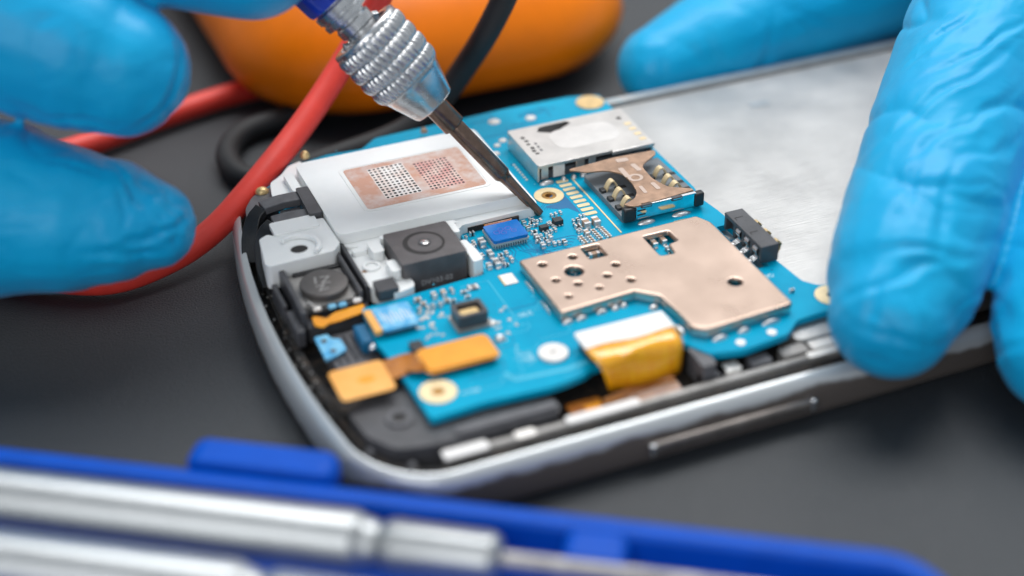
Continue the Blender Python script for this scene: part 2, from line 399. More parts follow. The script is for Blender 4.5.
# charcoal loudspeaker housing in the near corner
SP = plate('loudspeaker_housing', rpoly([(3.24, 12.55), (3.30, 12.05), (3.52, 11.74), (3.95, 11.66), (5.32, 11.66), (5.32, 11.93), (4.2, 12.05), (4.0, 12.75), (3.72, 12.80)], 0.1), 0.30, 0.60, M['dgrey'], PH, bevel=0.04, seg=3)
plate('housing_ridge', rrect(4.15, 11.70, 5.28, 11.80, 0.04), 0.602, 0.64, M['mgrey'], SP, bevel=0.015)
bm = bmesh.new(); plate_into(bm, circ(3.70, 12.20, 0.15), 0.602, 0.63, [circ(3.70, 12.20, 0.075)]); link('screw_boss', to_mesh(bm, 'b'), M['mgrey'], SP, 0.01)
plate('screw_hole', circ(3.70, 12.20, 0.074), 0.601, 0.606, M['hole'], SP)
for i, (x, y) in enumerate(((3.33, 12.35), (3.30, 12.0), (3.62, 11.62), (4.0, 11.58))):
    dome('corner_peg', (x, y - 0.03, 0.46), 0.05, 0.05, 0.05, M['mgrey'], PH)

# battery bay
BAY = plate('battery_bay', rrect(8.2, 11.75, U1 - 0.5, 17.62, 0.1), 0.301, 0.60, M['bay'], PH, bevel=0.02)
plate('bay_lip', rrect(7.2, 17.66, U1 - 0.45, 17.80, 0.04), 0.301, 0.66, M['baylip'], PH, bevel=0.03)
plate('bay_lip', rrect(7.2, 17.82, U1 - 0.45, 17.885, 0.03), 0.301, 0.58, M['baylip'], PH, bevel=0.02)
plate('bay_sticker', rrect(10.55, 16.8, 10.86, 16.98, 0.03), 0.601, 0.606, M['baylip'], BAY)

# circuit board
board_outline = rpoly([(3.6, 17.50), (4.0, 17.74), (4.25, 17.66), (4.62, 17.74), (5.1, 17.70), (5.35, 17.92), (6.6, 17.97), (7.3, 18.0), (8.25, 17.98), (8.66, 17.86),
    (8.66, 15.0), (8.60, 14.80), (8.66, 14.40), (8.74, 13.05), (8.78, 12.62), (8.92, 12.45), (9.4, 12.42), (9.4, 11.98), (8.62, 11.98), (8.32, 11.96), (8.08, 11.77), (7.5, 11.70), (7.12, 11.78), (6.98, 12.02),
    (6.92, 12.12), (5.84, 12.06), (5.72, 11.99), (5.5, 11.95), (5.3, 11.93), (4.57, 11.97), (3.96, 11.93), (3.93, 12.62), (3.90, 13.12), (3.86, 13.50), (3.92, 14.12), (4.43, 14.15), (5.28, 14.22), (5.47, 14.22), (5.52, 15.18), (4.1, 15.22), (3.62, 16.6)], 0.05)
PCB = plate('circuit_board', board_outline, 0.64, ZP, M['pcb'], PH, holes=[rrect(8.45, 13.05, 8.60, 14.06, 0.02), circ(6.88, 15.566, 0.095, 24), circ(9.02, 12.22, 0.06, 20)], bevel=0.006)

def ring_pad(name, c, r, ri, z, m, parent, h=0.012, holem=None, zh=None):
    bm = bmesh.new(); plate_into(bm, circ(c[0], c[1], r, 40), z, z + h, [circ(c[0], c[1], ri, 40)]) 
    o = link(name, to_mesh(bm, name), m, parent, 0.004)
    return o
# plated screw holes
def screw_hole(c, r, ri, m=M['goldpale']):
    p = ring_pad('screw_pad', c, r, ri, ZP + 0.001, m, PCB)
    bm = bmesh.new(); lathe_into(bm, [(0.0, ri * 0.9), (0.09, ri * 0.95), (0.092, ri * 0.50), (0.02, ri * 0.42), (0.019, 0.01)], (c[0], c[1], ZP - 0.085), (0, 0, 1), 32)
    link('threaded_bush', to_mesh(bm, 'threaded_bush'), M['golddark'], PH)
screw_hole((6.88, 15.566), 0.192, 0.095)
ring_pad('screw_pad', (4.18, 12.325), 0.205, 0.07, ZP + 0.001, M['goldpale'], PCB)
plate('pad_hole', circ(4.18, 12.325, 0.068, 24), ZP + 0.001, ZP + 0.006, M['golddark'], PCB)
ring_pad('screw_pad', (8.93, 12.22), 0.20, 0.06, ZP + 0.001, M['goldpale'], PCB)
plate('pad_hole', circ(8.93, 12.22, 0.058, 24), ZP + 0.001, ZP + 0.005, M['hole'], PCB)
plate('screw_pad', circ(8.44, 17.68, 0.20, 32), ZP + 0.001, ZP + 0.02, M['gold'], PCB, bevel=0.005)
plate('board_screw', circ(5.56, 12.455, 0.165, 36), ZP + 0.001, ZP + 0.035, M['dulltin'], PCB, bevel=0.015, seg=3)
plate('screw_slot', rrect(5.52, 12.435, 5.60, 12.475, 0.01), ZP + 0.0352, ZP + 0.0365, M['rail'], PCB)
dome('board_screw', (5.13, 12.93, ZP), 0.07, 0.06, 0.07, M['solder'], PCB)
plate('solder_pad', rrect(5.60, 13.89, 5.76, 14.11, 0.015), ZP + 0.001, ZP + 0.014, M['tin'], PCB, bevel=0.004)
plate('solder_pad', rrect(5.585, 13.89, 5.602, 14.11, 0.005), ZP + 0.001, ZP + 0.012, M['gold'], PCB)
# row of gold test pads and the long thin ground line
for i in range(9):
    y = 15.83 - i * 0.108
    plate('test_pad', rrect(7.10, y - 0.034, 7.265, y + 0.034, 0.02, 4), ZP + 0.001, ZP + 0.008, M['goldpale'], PCB, bevel=0.002)
plate('ground_line', rect(7.318, 14.40, 7.338, 15.86), ZP + 0.001, ZP + 0.008, M['goldpale'], PCB)
plate('dark_mask_patch', rpoly([(6.95, 15.36), (7.06, 15.72), (7.075, 15.2), (7.07, 15.02), (6.98, 15.20), (6.85, 15.22), (6.72, 15.33), (6.80, 15.36)], 0.03), ZP + 0.0008, ZP + 0.002, M['trace'], PCB)
# etched traces, vias and print
bm = bmesh.new()
def trace(pts, w=0.012, z=ZP + 0.0015, mi=0):
    sweep_into(bm, [(p[0], p[1], z) for p in pts], 0, caps=True, flat=(w, 0.003), mi=mi)
for i in range(8):     # fan-out below the blue chip
    x = 5.84 + i * 0.048; d = 0.10 + 0.035 * abs(i - 4) ; s = 1.2 if i > 3 else -0.6
    trace([(x, 14.66, 0), (x + 0.01, 14.56 - d * 0.25, 0), (x + s * d * 0.8, 14.50 - d * 0.7, 0), (x + s * d * 0.8, 14.38 - d * 0.6, 0)], 0.010)
for i in range(7):
    y = 14.60 - i * 0.052
    trace([(6.22, y + 0.14, 0), (6.30, y, 0), (6.30 + 0.05 * (9 - i), y - 0.01, 0), (6.36 + 0.05 * (9 - i), y - 0.05, 0)], 0.009)
for i in range(6):
    trace([(5.56 + i * 0.03, 15.0 - i * 0.02, 0), (5.56 + i * 0.03, 14.55 - i * 0.03, 0), (5.62 + i * 0.03, 14.45 - i * 0.03, 0), (5.62 + i * 0.03, 14.26, 0)])
for i in range(7):
    trace([(6.62 + i * 0.035, 15.30 - i * 0.01, 0), (6.75 + i * 0.035, 15.42, 0), (6.98 + i * 0.01, 15.62 + i * 0.02, 0)], 0.007)
for i in range(40):
    x = random.choice([random.uniform(4.3, 5.6), random.uniform(6.6, 8.6)]); y = random.uniform(12.0, 14.0) if x < 5.7 else random.uniform(16.95, 17.8)
    l = random.uniform(0.1, 0.4); s = random.choice((-1, 1))
    trace([(x, y, 0), (x + l, y, 0), (x + l + 0.06, y + 0.06 * s, 0), (x + l + 0.06, y + s * random.uniform(0.1, 0.2), 0)], 0.008, mi=random.choice((0, 1)))
trace([(5.10, 14.08, 0), (5.45, 14.08, 0), (5.45, 13.2, 0), (5.3, 13.1, 0)], 0.012, mi=1)
trace([(5.54, 15.15, 0), (5.52, 14.30, 0)], 0.02, mi=1)
trace([(8.55, 15.8, 0), (8.55, 15.1, 0)], 0.02, mi=1)
trace([(4.95, 12.35, 0), (5.0, 12.20, 0), (5.6, 12.15, 0), (5.9, 12.2, 0)], 0.05, mi=1)
for i in range(150):
    x = random.uniform(3.95, 8.6); y = random.uniform(12.0, 17.8)
    plate_into(bm, circ(x, y, random.uniform(0.008, 0.016), 8), ZP + 0.0008, ZP + 0.0035, mi=random.choice((0, 1, 1)))
link('etched_traces', to_mesh(bm, 'etched_traces'), [M['trace'], M['tracelight']], PCB, smooth=None)['kind'] = 'stuff'
for x, y, w, h in ((5.22, 12.62, 0.16, 0.34), (6.92, 16.5, 0.02, 0.4), (4.5, 12.2, 0.2, 0.04), (8.48, 12.86, 0.14, 0.08), (5.58, 13.28, 0.16, 0.07), (5.30, 12.5, 0.1, 0.2)):
    bm = bmesh.new()
    for k in range(26):
        dome_into(bm, (x + random.uniform(-w, w) / 2, y + random.uniform(-h, h) / 2, ZP + 0.0005), 0.010, 0.010, 0.003, n=8, k=2)
    link('print_dots', to_mesh(bm, 'print_dots'), M['silk'], PCB)['kind'] = 'stuff'

for k in range(46):
    x, y = random.choice(((4.62, 13.62), (4.45, 13.40), (4.55, 13.75), (5.28, 13.35), (5.30, 13.02)))
    dome('solder_bead', (x + random.uniform(-.14, .14), y + random.uniform(-.14, .14), ZP), random.uniform(.014, .03), random.uniform(.012, .024), 0.02, M['dulltin'], PCB)
# small soldered components
def chip_part(name, x, y, l, w, h, m, rz=0.0, ends=True, z=ZP):
    bm = bmesh.new()
    if ends:
        e = l * 0.27
        box_into(bm, (x, y, z + h / 2 + 0.002), (l - 2 * e, w * 0.97, h * 0.97), rz, 0)
        for s in (-1, 1):
            d = s * (l / 2 - e / 2)
            box_into(bm, (x + d * math.cos(rz), y + d * math.sin(rz), z + h / 2 + 0.003), (e + 0.001, w, h), rz, 1)
            d = s * (l / 2)
            dome_into(bm, (x + d * math.cos(rz), y + d * math.sin(rz), z), l * 0.16, w * 0.55, h * 0.45, rz, 10, 1, 3)
    else:
        box_into(bm, (x, y, z + h / 2 + 0.004), (l, w, h), rz, 0)
        k = max(2, int(l / 0.04))
        for i in range(k):
            for s in (-1, 1):
                d = -l / 2 + l * (i + 0.5) / k
                px, py = d, s * (w / 2 + 0.006)
                box_into(bm, (x + px * math.cos(rz) - py * math.sin(rz), y + px * math.sin(rz) + py * math.cos(rz), z + 0.012), (l / k * 0.5, 0.022, 0.018), rz, 1)
    return link(name, to_mesh(bm, name), [m, M['solder']], PCB, bevel=min(l, w, h) * 0.09, seg=2)
H_ = PI / 2
T, G, K = M['captan'], M['capgrey'], M['icblack']
chip_part('inductor', 5.669, 14.818, 0.115, 0.075, 0.080, G, H_)
chip_part('inductor', 5.585, 14.878, 0.060, 0.040, 0.045, G, H_)
chip_part('inductor', 5.566, 14.816, 0.060, 0.040, 0.040, G)
chip_part('resistor', 5.644, 15.080, 0.060, 0.050, 0.050, K)
chip_part('inductor', 5.555, 15.046, 0.050, 0.030, 0.030, G, H_)
chip_part('inductor', 5.565, 14.558, 0.075, 0.050, 0.050, G, H_)
chip_part('inductor', 5.673, 14.554, 0.120, 0.065, 0.060, G, H_)
chip_part('inductor', 5.564, 14.322, 0.080, 0.060, 0.055, G, H_)
chip_part('inductor', 5.669, 14.338, 0.140, 0.075, 0.065, G, H_)
chip_part('resistor', 5.774, 14.483, 0.060, 0.050, 0.045, K)
chip_part('resistor', 5.758, 14.385, 0.055, 0.050, 0.045, K, H_)
chip_part('capacitor', 5.861, 14.508, 0.070, 0.040, 0.040, T, H_)
chip_part('capacitor', 5.864, 14.365, 0.080, 0.042, 0.045, T, H_)
chip_part('inductor', 5.749, 14.314, 0.045, 0.030, 0.030, G)
chip_part('resistor', 5.770, 14.270, 0.050, 0.035, 0.035, K)
chip_part('resistor', 6.321, 15.058, 0.060, 0.050, 0.045, K, H_)
chip_part('resistor', 6.313, 14.916, 0.060, 0.050, 0.050, K, H_)
chip_part('inductor', 6.427, 15.119, 0.050, 0.030, 0.030, G, H_)
chip_part('inductor', 6.458, 15.085, 0.050, 0.030, 0.030, G, H_)
chip_part('resistor', 6.413, 15.045, 0.055, 0.030, 0.030, K)
chip_part('inductor', 6.487, 15.032, 0.050, 0.030, 0.030, G, H_)
chip_part('inductor', 6.435, 14.960, 0.060, 0.035, 0.035, G)
chip_part('inductor', 6.541, 15.049, 0.050, 0.030, 0.030, G, H_)
chip_part('resistor', 6.376, 14.993, 0.050, 0.030, 0.030, K, H_)
chip_part('resistor', 6.349, 14.808, 0.075, 0.045, 0.045, K)
chip_part('inductor', 6.331, 14.686, 0.090, 0.060, 0.055, G, H_)
chip_part('resistor', 6.325, 14.610, 0.060, 0.040, 0.040, K)
chip_part('inductor', 6.325, 14.483, 0.075, 0.055, 0.055, G, H_)
chip_part('inductor', 6.304, 14.600, 0.050, 0.030, 0.030, G)
chip_part('small_chip', 6.492, 14.841, 0.110, 0.075, 0.060, K, ends=False)
chip_part('small_chip', 6.701, 14.898, 0.120, 0.100, 0.075, K, ends=False)
chip_part('inductor', 6.708, 15.095, 0.055, 0.032, 0.032, G, H_)
chip_part('inductor', 6.766, 15.102, 0.055, 0.032, 0.032, G, H_)
chip_part('inductor', 6.835, 15.113, 0.055, 0.032, 0.032, G, H_)
chip_part('inductor', 6.620, 14.942, 0.050, 0.030, 0.030, G, H_)
chip_part('resistor', 6.617, 14.875, 0.050, 0.030, 0.030, K, H_)
chip_part('capacitor', 6.613, 14.771, 0.060, 0.033, 0.035, T, H_)
chip_part('inductor', 6.552, 14.751, 0.055, 0.035, 0.035, G, H_)
chip_part('capacitor', 6.481, 14.614, 0.065, 0.045, 0.050, T, H_)
chip_part('inductor', 6.410, 14.524, 0.070, 0.045, 0.045, G, H_)
chip_part('resistor', 6.415, 14.629, 0.050, 0.030, 0.030, K)
chip_part('inductor', 6.471, 14.476, 0.060, 0.040, 0.040, G, H_)
chip_part('inductor', 6.532, 14.474, 0.055, 0.035, 0.035, G, H_)
chip_part('resistor', 6.595, 14.454, 0.075, 0.050, 0.045, K, H_)
chip_part('inductor', 6.492, 14.732, 0.050, 0.030, 0.030, G)
chip_part('inductor', 6.588, 14.928, 0.050, 0.030, 0.030, G, H_)
chip_part('inductor', 6.401, 14.713, 0.050, 0.030, 0.030, G, H_)
chip_part('inductor', 6.632, 14.848, 0.045, 0.028, 0.030, G, H_)
chip_part('resistor', 6.467, 14.723, 0.050, 0.030, 0.030, K, H_)
chip_part('capacitor', 6.996, 14.707, 0.135, 0.085, 0.085, T, H_)
chip_part('capacitor', 7.123, 14.696, 0.135, 0.085, 0.085, T, H_)
chip_part('capacitor', 6.919, 14.519, 0.090, 0.060, 0.060, T, H_)
chip_part('inductor', 7.025, 14.937, 0.050, 0.030, 0.030, G, H_)
chip_part('inductor', 7.071, 14.937, 0.050, 0.030, 0.030, G, H_)
chip_part('inductor', 6.902, 14.870, 0.050, 0.030, 0.030, G, H_)
chip_part('resistor', 6.952, 14.849, 0.060, 0.040, 0.045, K, H_)
chip_part('resistor', 6.872, 14.775, 0.050, 0.030, 0.030, K, H_)
chip_part('resistor', 6.891, 14.717, 0.070, 0.050, 0.050, K)
chip_part('inductor', 6.851, 14.619, 0.060, 0.035, 0.035, G, H_)
chip_part('inductor', 6.909, 14.687, 0.050, 0.030, 0.030, G)
chip_part('inductor', 6.895, 14.633, 0.050, 0.030, 0.030, G, H_)
chip_part('capacitor', 7.021, 14.567, 0.062, 0.030, 0.032, T)
chip_part('capacitor', 7.024, 14.516, 0.062, 0.030, 0.032, T)
chip_part('capacitor', 7.026, 14.465, 0.062, 0.030, 0.032, T)
chip_part('capacitor', 7.028, 14.414, 0.062, 0.030, 0.032, T)
chip_part('capacitor', 7.030, 14.364, 0.062, 0.030, 0.032, T)
chip_part('capacitor', 7.135, 14.573, 0.062, 0.030, 0.032, T)
chip_part('capacitor', 7.137, 14.529, 0.062, 0.030, 0.032, T)
chip_part('capacitor', 7.139, 14.486, 0.062, 0.030, 0.032, T)
chip_part('capacitor', 7.141, 14.442, 0.062, 0.030, 0.032, T)
chip_part('capacitor', 7.143, 14.399, 0.062, 0.030, 0.032, T)
chip_part('capacitor', 7.145, 14.356, 0.062, 0.030, 0.032, T)
chip_part('capacitor', 6.818, 14.488, 0.062, 0.030, 0.032, T)
chip_part('capacitor', 6.819, 14.440, 0.062, 0.030, 0.032, T)
chip_part('capacitor', 6.821, 14.391, 0.062, 0.030, 0.032, T)
chip_part('capacitor', 6.823, 14.343, 0.062, 0.030, 0.032, T)
chip_part('capacitor', 6.917, 14.492, 0.062, 0.030, 0.032, T)
chip_part('capacitor', 6.917, 14.439, 0.062, 0.030, 0.032, T)
chip_part('capacitor', 6.918, 14.387, 0.062, 0.030, 0.032, T)
chip_part('capacitor', 6.919, 14.335, 0.062, 0.030, 0.032, T)
chip_part('capacitor', 4.554, 13.993, 0.080, 0.050, 0.050, T)
chip_part('capacitor', 4.586, 13.898, 0.070, 0.045, 0.045, T)
chip_part('resistor', 4.511, 13.795, 0.060, 0.045, 0.045, K, H_)
chip_part('resistor', 4.606, 13.798, 0.060, 0.045, 0.045, K, H_)
chip_part('resistor', 4.676, 13.808, 0.060, 0.045, 0.045, K, H_)
chip_part('resistor', 4.760, 13.806, 0.060, 0.045, 0.045, K, H_)
chip_part('inductor', 4.759, 14.007, 0.090, 0.060, 0.050, G, H_)
chip_part('capacitor', 4.874, 14.009, 0.090, 0.060, 0.050, T, H_)
chip_part('inductor', 4.985, 14.025, 0.080, 0.040, 0.040, G, H_)
chip_part('capacitor', 4.852, 13.851, 0.070, 0.045, 0.045, T)
chip_part('resistor', 4.916, 13.818, 0.060, 0.040, 0.040, K)
chip_part('inductor', 5.098, 13.945, 0.070, 0.040, 0.035, G)
chip_part('inductor', 5.234, 13.997, 0.120, 0.090, 0.030, G)
chip_part('inductor', 5.106, 13.843, 0.060, 0.040, 0.030, G)
chip_part('inductor', 5.539, 14.796, 0.070, 0.045, 0.050, G, H_)
chip_part('capacitor', 6.789, 14.036, 0.140, 0.070, 0.070, T)
chip_part('capacitor', 7.550, 13.969, 0.120, 0.060, 0.070, T, H_)
chip_part('capacitor', 7.679, 13.986, 0.120, 0.060, 0.070, T, H_)
chip_part('inductor', 7.652, 13.802, 0.100, 0.050, 0.050, G, H_)
chip_part('resistor', 8.549, 12.464, 0.050, 0.040, 0.040, K)
chip_part('capacitor', 6.435, 13.801, 0.060, 0.040, 0.040, T, H_)
chip_part('capacitor', 6.410, 13.859, 0.060, 0.040, 0.040, T, H_)

# long blue lidded chip
CH = plate('blue_chip', rrect(5.765, 14.655, 6.215, 15.03, 0.03), 0.80, 0.845, M['bluechip'], PH, bevel=0.012, seg=3)
plate('chip_substrate', rrect(5.755, 14.645, 6.225, 15.04, 0.03), 0.775, 0.80, M['chipedge'], CH, bevel=0.006)
plate('chip_core', rrect(5.80, 14.69, 6.18, 15.0, 0.02), ZP, 0.775, M['icblack'], CH)
bm = bmesh.new()
for i in range(14):
    for y in (14.672, 15.015): dome_into(bm, (5.79 + i * 0.031, y, ZP), 0.011, 0.011, 0.055, n=8)
for i in range(10):
    for x in (5.775, 6.205): dome_into(bm, (x, 14.70 + i * 0.031, ZP), 0.011, 0.011, 0.055, n=8)
link('chip_solder_balls', to_mesh(bm, 'chip_solder_balls'), M['solder'], CH)
bm = bmesh.new()
for cx, cy, r in ((5.87, 14.83, 0.040), (5.95, 14.80, 0.036), (5.94, 14.88, 0.036), (6.03, 14.87, 0.040), (6.08, 14.80, 0.034)):
    plate_into(bm, circ(cx, cy, r, 20), 0.8452, 0.8465, [circ(cx, cy, r * 0.82, 20)])
link('chip_print', to_mesh(bm, 'chip_print'), M['chipink'], CH, smooth=None)
plate('chip_flex', rrect(5.83, 15.03, 6.18, 15.17, 0.02), 0.775, 0.79, M['fpc'], CH)
plate('flex_bar', rect(5.82, 15.065, 6.19, 15.09), 0.7905, 0.80, M['tin'], CH)
plate('flex_bar', rect(5.84, 15.12, 6.19, 15.135), 0.7905, 0.80, M['antenna'], CH)

# shield can
sh = [(5.865, 14.14), (8.235, 14.20), (8.335, 14.0), (8.335, 12.12), (8.30, 12.09), (7.22, 12.03), (7.08, 12.15), (7.07, 12.46), (7.03, 12.83), (6.83, 13.02), (5.875, 12.955)]
holes = [circ(x, y, r, 20) for x, y, r in ((6.08, 13.94, 0.045), (6.47, 13.95, 0.045), (6.09, 13.58, 0.04), (6.29, 13.41, 0.04), (6.09, 13.22, 0.035), (6.48, 13.24, 0.035), (6.67, 13.43, 0.04), (6.86, 13.60, 0.042), (6.88, 13.24, 0.042))]
holes += [circ(6.36, 13.67, 0.105, 30), circ(7.95, 12.73, 0.078, 26)]
w1 = rpoly([(6.64, 13.83), (6.86, 13.83), (6.86, 14.085), (6.64, 14.085)], 0.02)
w2 = rpoly([(7.43, 13.57), (7.60, 13.55), (7.63, 13.76), (7.77, 13.79), (7.76, 14.02), (7.43, 14.02)], 0.03)
def inset(poly, d):
    n = len(poly); out = []
    for i in range(n):
        p = Vector(poly[i]); a = (p - Vector(poly[i - 1])).normalized(); b = (Vector(poly[(i + 1) % n]) - p).normalized()
        na = Vector((a.y, -a.x)); nb = Vector((b.y, -b.x)); m_ = (na + nb).normalized(); out.append(tuple(p + m_ * d / max(0.4, m_.dot(na))))
    return out
def rounded_plate(name, outer, hs, z0, z1, r, m, parent):
    bm = bmesh.new(); loops = [list(outer)] + [list(h) for h in hs]
    tmp = bmesh.new(); eds = []; cur = []
    for lp in loops:
        vs_ = [tmp.verts.new((p[0], p[1], 0)) for p in inset(lp, r)]
        for i in range(len(vs_)): eds.append(tmp.edges.new((vs_[i], vs_[(i + 1) % len(vs_)])))
        cur.append(vs_)
    bmesh.ops.triangle_fill(tmp, use_beauty=True, use_dissolve=False, edges=eds); tmp.verts.index_update()
    top = [bm.verts.new((v.co.x, v.co.y, z1)) for v in tmp.verts]
    for f in tmp.faces: bm.faces.new([top[v.index] for v in f.verts])
    rings = [[top[v.index] for v in vs_] for vs_ in cur]; tmp.free()
    for lp, prev in zip(loops, rings):
        for a in (30, 60, 90, None):
            if a is None: q, z = lp, z0
            else:
                t = math.radians(a); q, z = inset(lp, max(0.0, r * (1 - math.sin(t)))), z1 - r * (1 - math.cos(t))
            nx = [bm.verts.new((p[0], p[1], z)) for p in q]
            for i in range(len(nx)): bm.faces.new((prev[i], prev[(i + 1) % len(nx)], nx[(i + 1) % len(nx)], nx[i]))
            prev = nx
    o = link(name, to_mesh(bm, name), m, parent, smooth=50)
    for p in o.data.polygons:
        if p.normal.z > 0.999: p.use_smooth = False
    return o
SH = rounded_plate('shield_can', rpoly(sh, 0.04), holes + [w1, w2], 0.80, 0.862, 0.026, M['shield'], PH)
shi = inset(sh, 0.012); shj = inset(sh, 0.035)
plate('shield_wall', shi, 0.735, 0.81, M['shieldedge'], SH, holes=[shj])
plate('shield_floor', inset(sh, 0.04), ZP + 0.001, ZP + 0.004, M['pcb'], SH)
for x, y, l, w in ((5.95, 12.93, 0.14, 0.07), (6.12, 12.93, 0.14, 0.07), (6.38, 12.955, 0.14, 0.07), (6.55, 12.965, 0.10, 0.09), (6.66, 12.97, 0.09, 0.08), (6.95, 12.80, 0.12, 0.09), (7.02, 12.3, 0.08, 0.20),
                   (7.35, 11.98, 0.20, 0.07), (7.66, 12.0, 0.16, 0.07), (8.02, 12.02, 0.24, 0.06), (5.83, 13.75, 0.03, 0.28), (5.83, 13.3, 0.03, 0.3), (8.36, 13.55, 0.05, 0.09), (8.37, 12.7, 0.05, 0.1), (8.37, 13.2, 0.05, 0.08)):
    dome('solder_tab', (x, y, ZP), l / 2, w / 2, 0.05, M['solder'], SH)
for x, y in ((7.52, 11.83), (7.93, 11.86)): plate('round_pad', circ(x, y, 0.055, 20), ZP + 0.001, ZP + 0.012, M['tin'], PCB, bevel=0.003)
for x, y in ((7.80, 14.32), (7.62, 14.30)):
    plate('round_pad', circ(x, y, 0.04, 18, 0.03), ZP + 0.001, ZP + 0.006, M['gold'], PCB)
plate('round_pad', rpoly([(8.0, 14.30), (8.22, 14.30), (8.22, 14.38), (8.02, 14.38)], 0.03), ZP + 0.001, ZP + 0.006, M['gold'], PCB)
# metal parts that peep out below the near edge of the board
for x, w, m in ((7.15, 0.28, 'tin'), (7.55, 0.26, 'mgrey'), (7.95, 0.32, 'rail'), (8.32, 0.30, 'tin'), (6.95, 0.3, 'dgrey')):
    plate('edge_contact', rrect(x, 11.60, x + w, 11.76, 0.03), 0.32, 0.56, M[m], PH, bevel=0.03, seg=3)

# memory card reader
sdp = [(6.87, 15.90), (7.92, 15.90), (7.92, 15.86), (8.50, 15.86), (8.53, 16.92), (6.87, 16.92)]
sdh = [rpoly([(7.22, 16.74), (7.42, 16.63), (7.74, 16.80), (7.70, 16.87), (7.3, 16.85)], 0.03), circ(8.38, 16.66, 0.035, 16)]
SD = plate('card_reader', rpoly(sdp, 0.04), 0.965, 0.985, M['sd'], PH, holes=sdh, bevel=0.006)
bm = bmesh.new()
plate_into(bm, rect(6.875, 15.91, 6.90, 16.91), 0.735, 0.964); plate_into(bm, rect(8.49, 15.90, 8.515, 16.91), 0.735, 0.964); plate_into(bm, rect(6.90, 16.885, 8.49, 16.91), 0.735, 0.964)
link('reader_wall', to_mesh(bm, 'reader_wall'), M['sd'], SD)
plate('reader_body', rect(6.91, 15.98, 8.48, 16.88), ZP + 0.001, 0.84, M['mgrey'], SD)
plate('reader_lip', rect(7.90, 15.84, 8.51, 15.885), 0.935, 0.99, M['sd'], SD, bevel=0.012)
plate('reader_lip', rect(6.88, 15.885, 7.90, 15.90), 0.94, 0.984, M['sd'], SD, bevel=0.006)
for x, w, m in ((6.93, 0.10, 'sd'), (7.10, 0.16, 'antgrid'), (7.42, 0.12, 'simemb'), (7.60, 0.10, 'sd')): box('reader_spring', (x + w / 2, 15.93, 0.84), (w, 0.02, 0.17), M[m], SD, bevel=0.004)
plate('reader_stop', rrect(7.30, 16.15, 8.22, 16.68, 0.2, 8), 0.9853, 0.9875, M['sdpale'], SD, bevel=0.001)
for k in range(4): box('reader_window', (8.42, 16.02 + k * 0.15, 0.986), (0.09, 0.07, 0.004), M['goldpale'], SD)
for k, y in enumerate((16.66, 16.56, 16.47, 16.36, 16.28, 16.20)): box('reader_marking', (6.985 + 0.012 * (k % 2), y, 0.9862), (0.05, 0.06 - 0.01 * (k % 3), 0.002), M['sdmark'], SD)
for k, y in enumerate((16.45, 16.36, 16.27)): box('reader_marking', (7.08, y, 0.9862), (0.03, 0.05, 0.002), M['mgrey'], SD)
for x, w in ((6.98, 0.20), (7.22, 0.07), (7.36, 0.07), (7.50, 0.10)): dome('solder_tab', (x, 15.86, ZP), w / 2, 0.045, 0.05, M['solder'], SD)
bm = bmesh.new()
for k in range(7): dome_into(bm, (6.78, 16.05 + k * 0.07, ZP), 0.022, 0.018, 0.02, n=10)
link('solder_beads', to_mesh(bm, 'solder_beads'), M['tin'], SD)
for x, y, r in ((6.55, 16.95, 0.05), (6.68, 16.85, 0.06), (6.78, 17.05, 0.05), (6.9, 17.15, 0.06), (7.05, 17.2, 0.055), (6.35, 17.62, 0.07), (7.0, 17.7, 0.09), (7.5, 17.6, 0.08), (7.6, 17.2, 0.05)):
    dome('solder_bead', (x, y, ZP), r, r * 0.9, 0.03, M['dulltin'], PCB)

# SIM card reader
SB0 = plate('sim_reader', rpoly([(7.44, 15.74), (8.52, 15.78), (8.56, 14.62), (7.44, 14.60)], 0.03), ZP + 0.001, 0.80, M['slate'], PH, bevel=0.01)
simp = [(7.1800, 15.6780), (7.5400, 15.7030), (7.8360, 15.7290), (8.4300, 15.6990), (8.3990, 15.5960), (8.1690, 15.4530), (8.0820, 15.3640), (8.0760, 15.2410), (8.0650, 15.0520), (8.1500, 14.7820), (8.3880, 14.6370), (8.4100, 14.5870),
        (7.5600, 14.5130), (7.4470, 14.6150), (7.5190, 14.6360), (7.6510, 14.6960), (7.7430, 14.8270), (7.7800, 15.0270), (7.7770, 15.3170), (7.6250, 15.4680), (7.3960, 15.5130)]
SP2 = plate('sim_cover', rpoly(simp, 0.06), 0.955, 0.975, M['simcu'], SB0, bevel=0.006)
for a, b, w in (((621, 168), (629, 176), 0.06), ((633, 165), (640, 171), 0.06), ((641, 186.5), (647, 193), 0.05), ((652, 183), (659, 189), 0.06)):
    pass
for pa, pb, w in (((7.8100, 15.4440, 0.9760), (7.8020, 15.1970, 0.9760), 0.07), ((7.9950, 15.4760, 0.9760), (8.0130, 15.2850, 0.9760), 0.07), ((7.8390, 14.9350, 0.9760), (7.8290, 14.7520, 0.9760), 0.05), ((8.0140, 14.9530, 0.9760), (8.0200, 14.7740, 0.9760), 0.06), ((7.8430, 15.6280, 0.9760), (8.0060, 15.6130, 0.9760), 0.09)):
    bm = bmesh.new(); A, B = Vector(pa), Vector(pb); d = (B - A).normalized(); q = Vector((-d.y, d.x, 0)) * w / 2
    plate_into(bm, rpoly([(A - q)[:2], (B - q)[:2], (B + q)[:2], (A + q)[:2]], 0.025), 0.9745, 0.979); link('emboss', to_mesh(bm, 'emboss'), M['simemb'], SP2, bevel=0.001)
bm = bmesh.new(); c = (7.8820, 15.1480, 0.9760); plate_into(bm, circ(c[0], c[1], 0.10, 20, 0.09), 0.9745, 0.9785, [circ(c[0], c[1], 0.055, 20)]); link('emboss', to_mesh(bm, 'emboss'), M['simemb'], SP2, bevel=0.001)
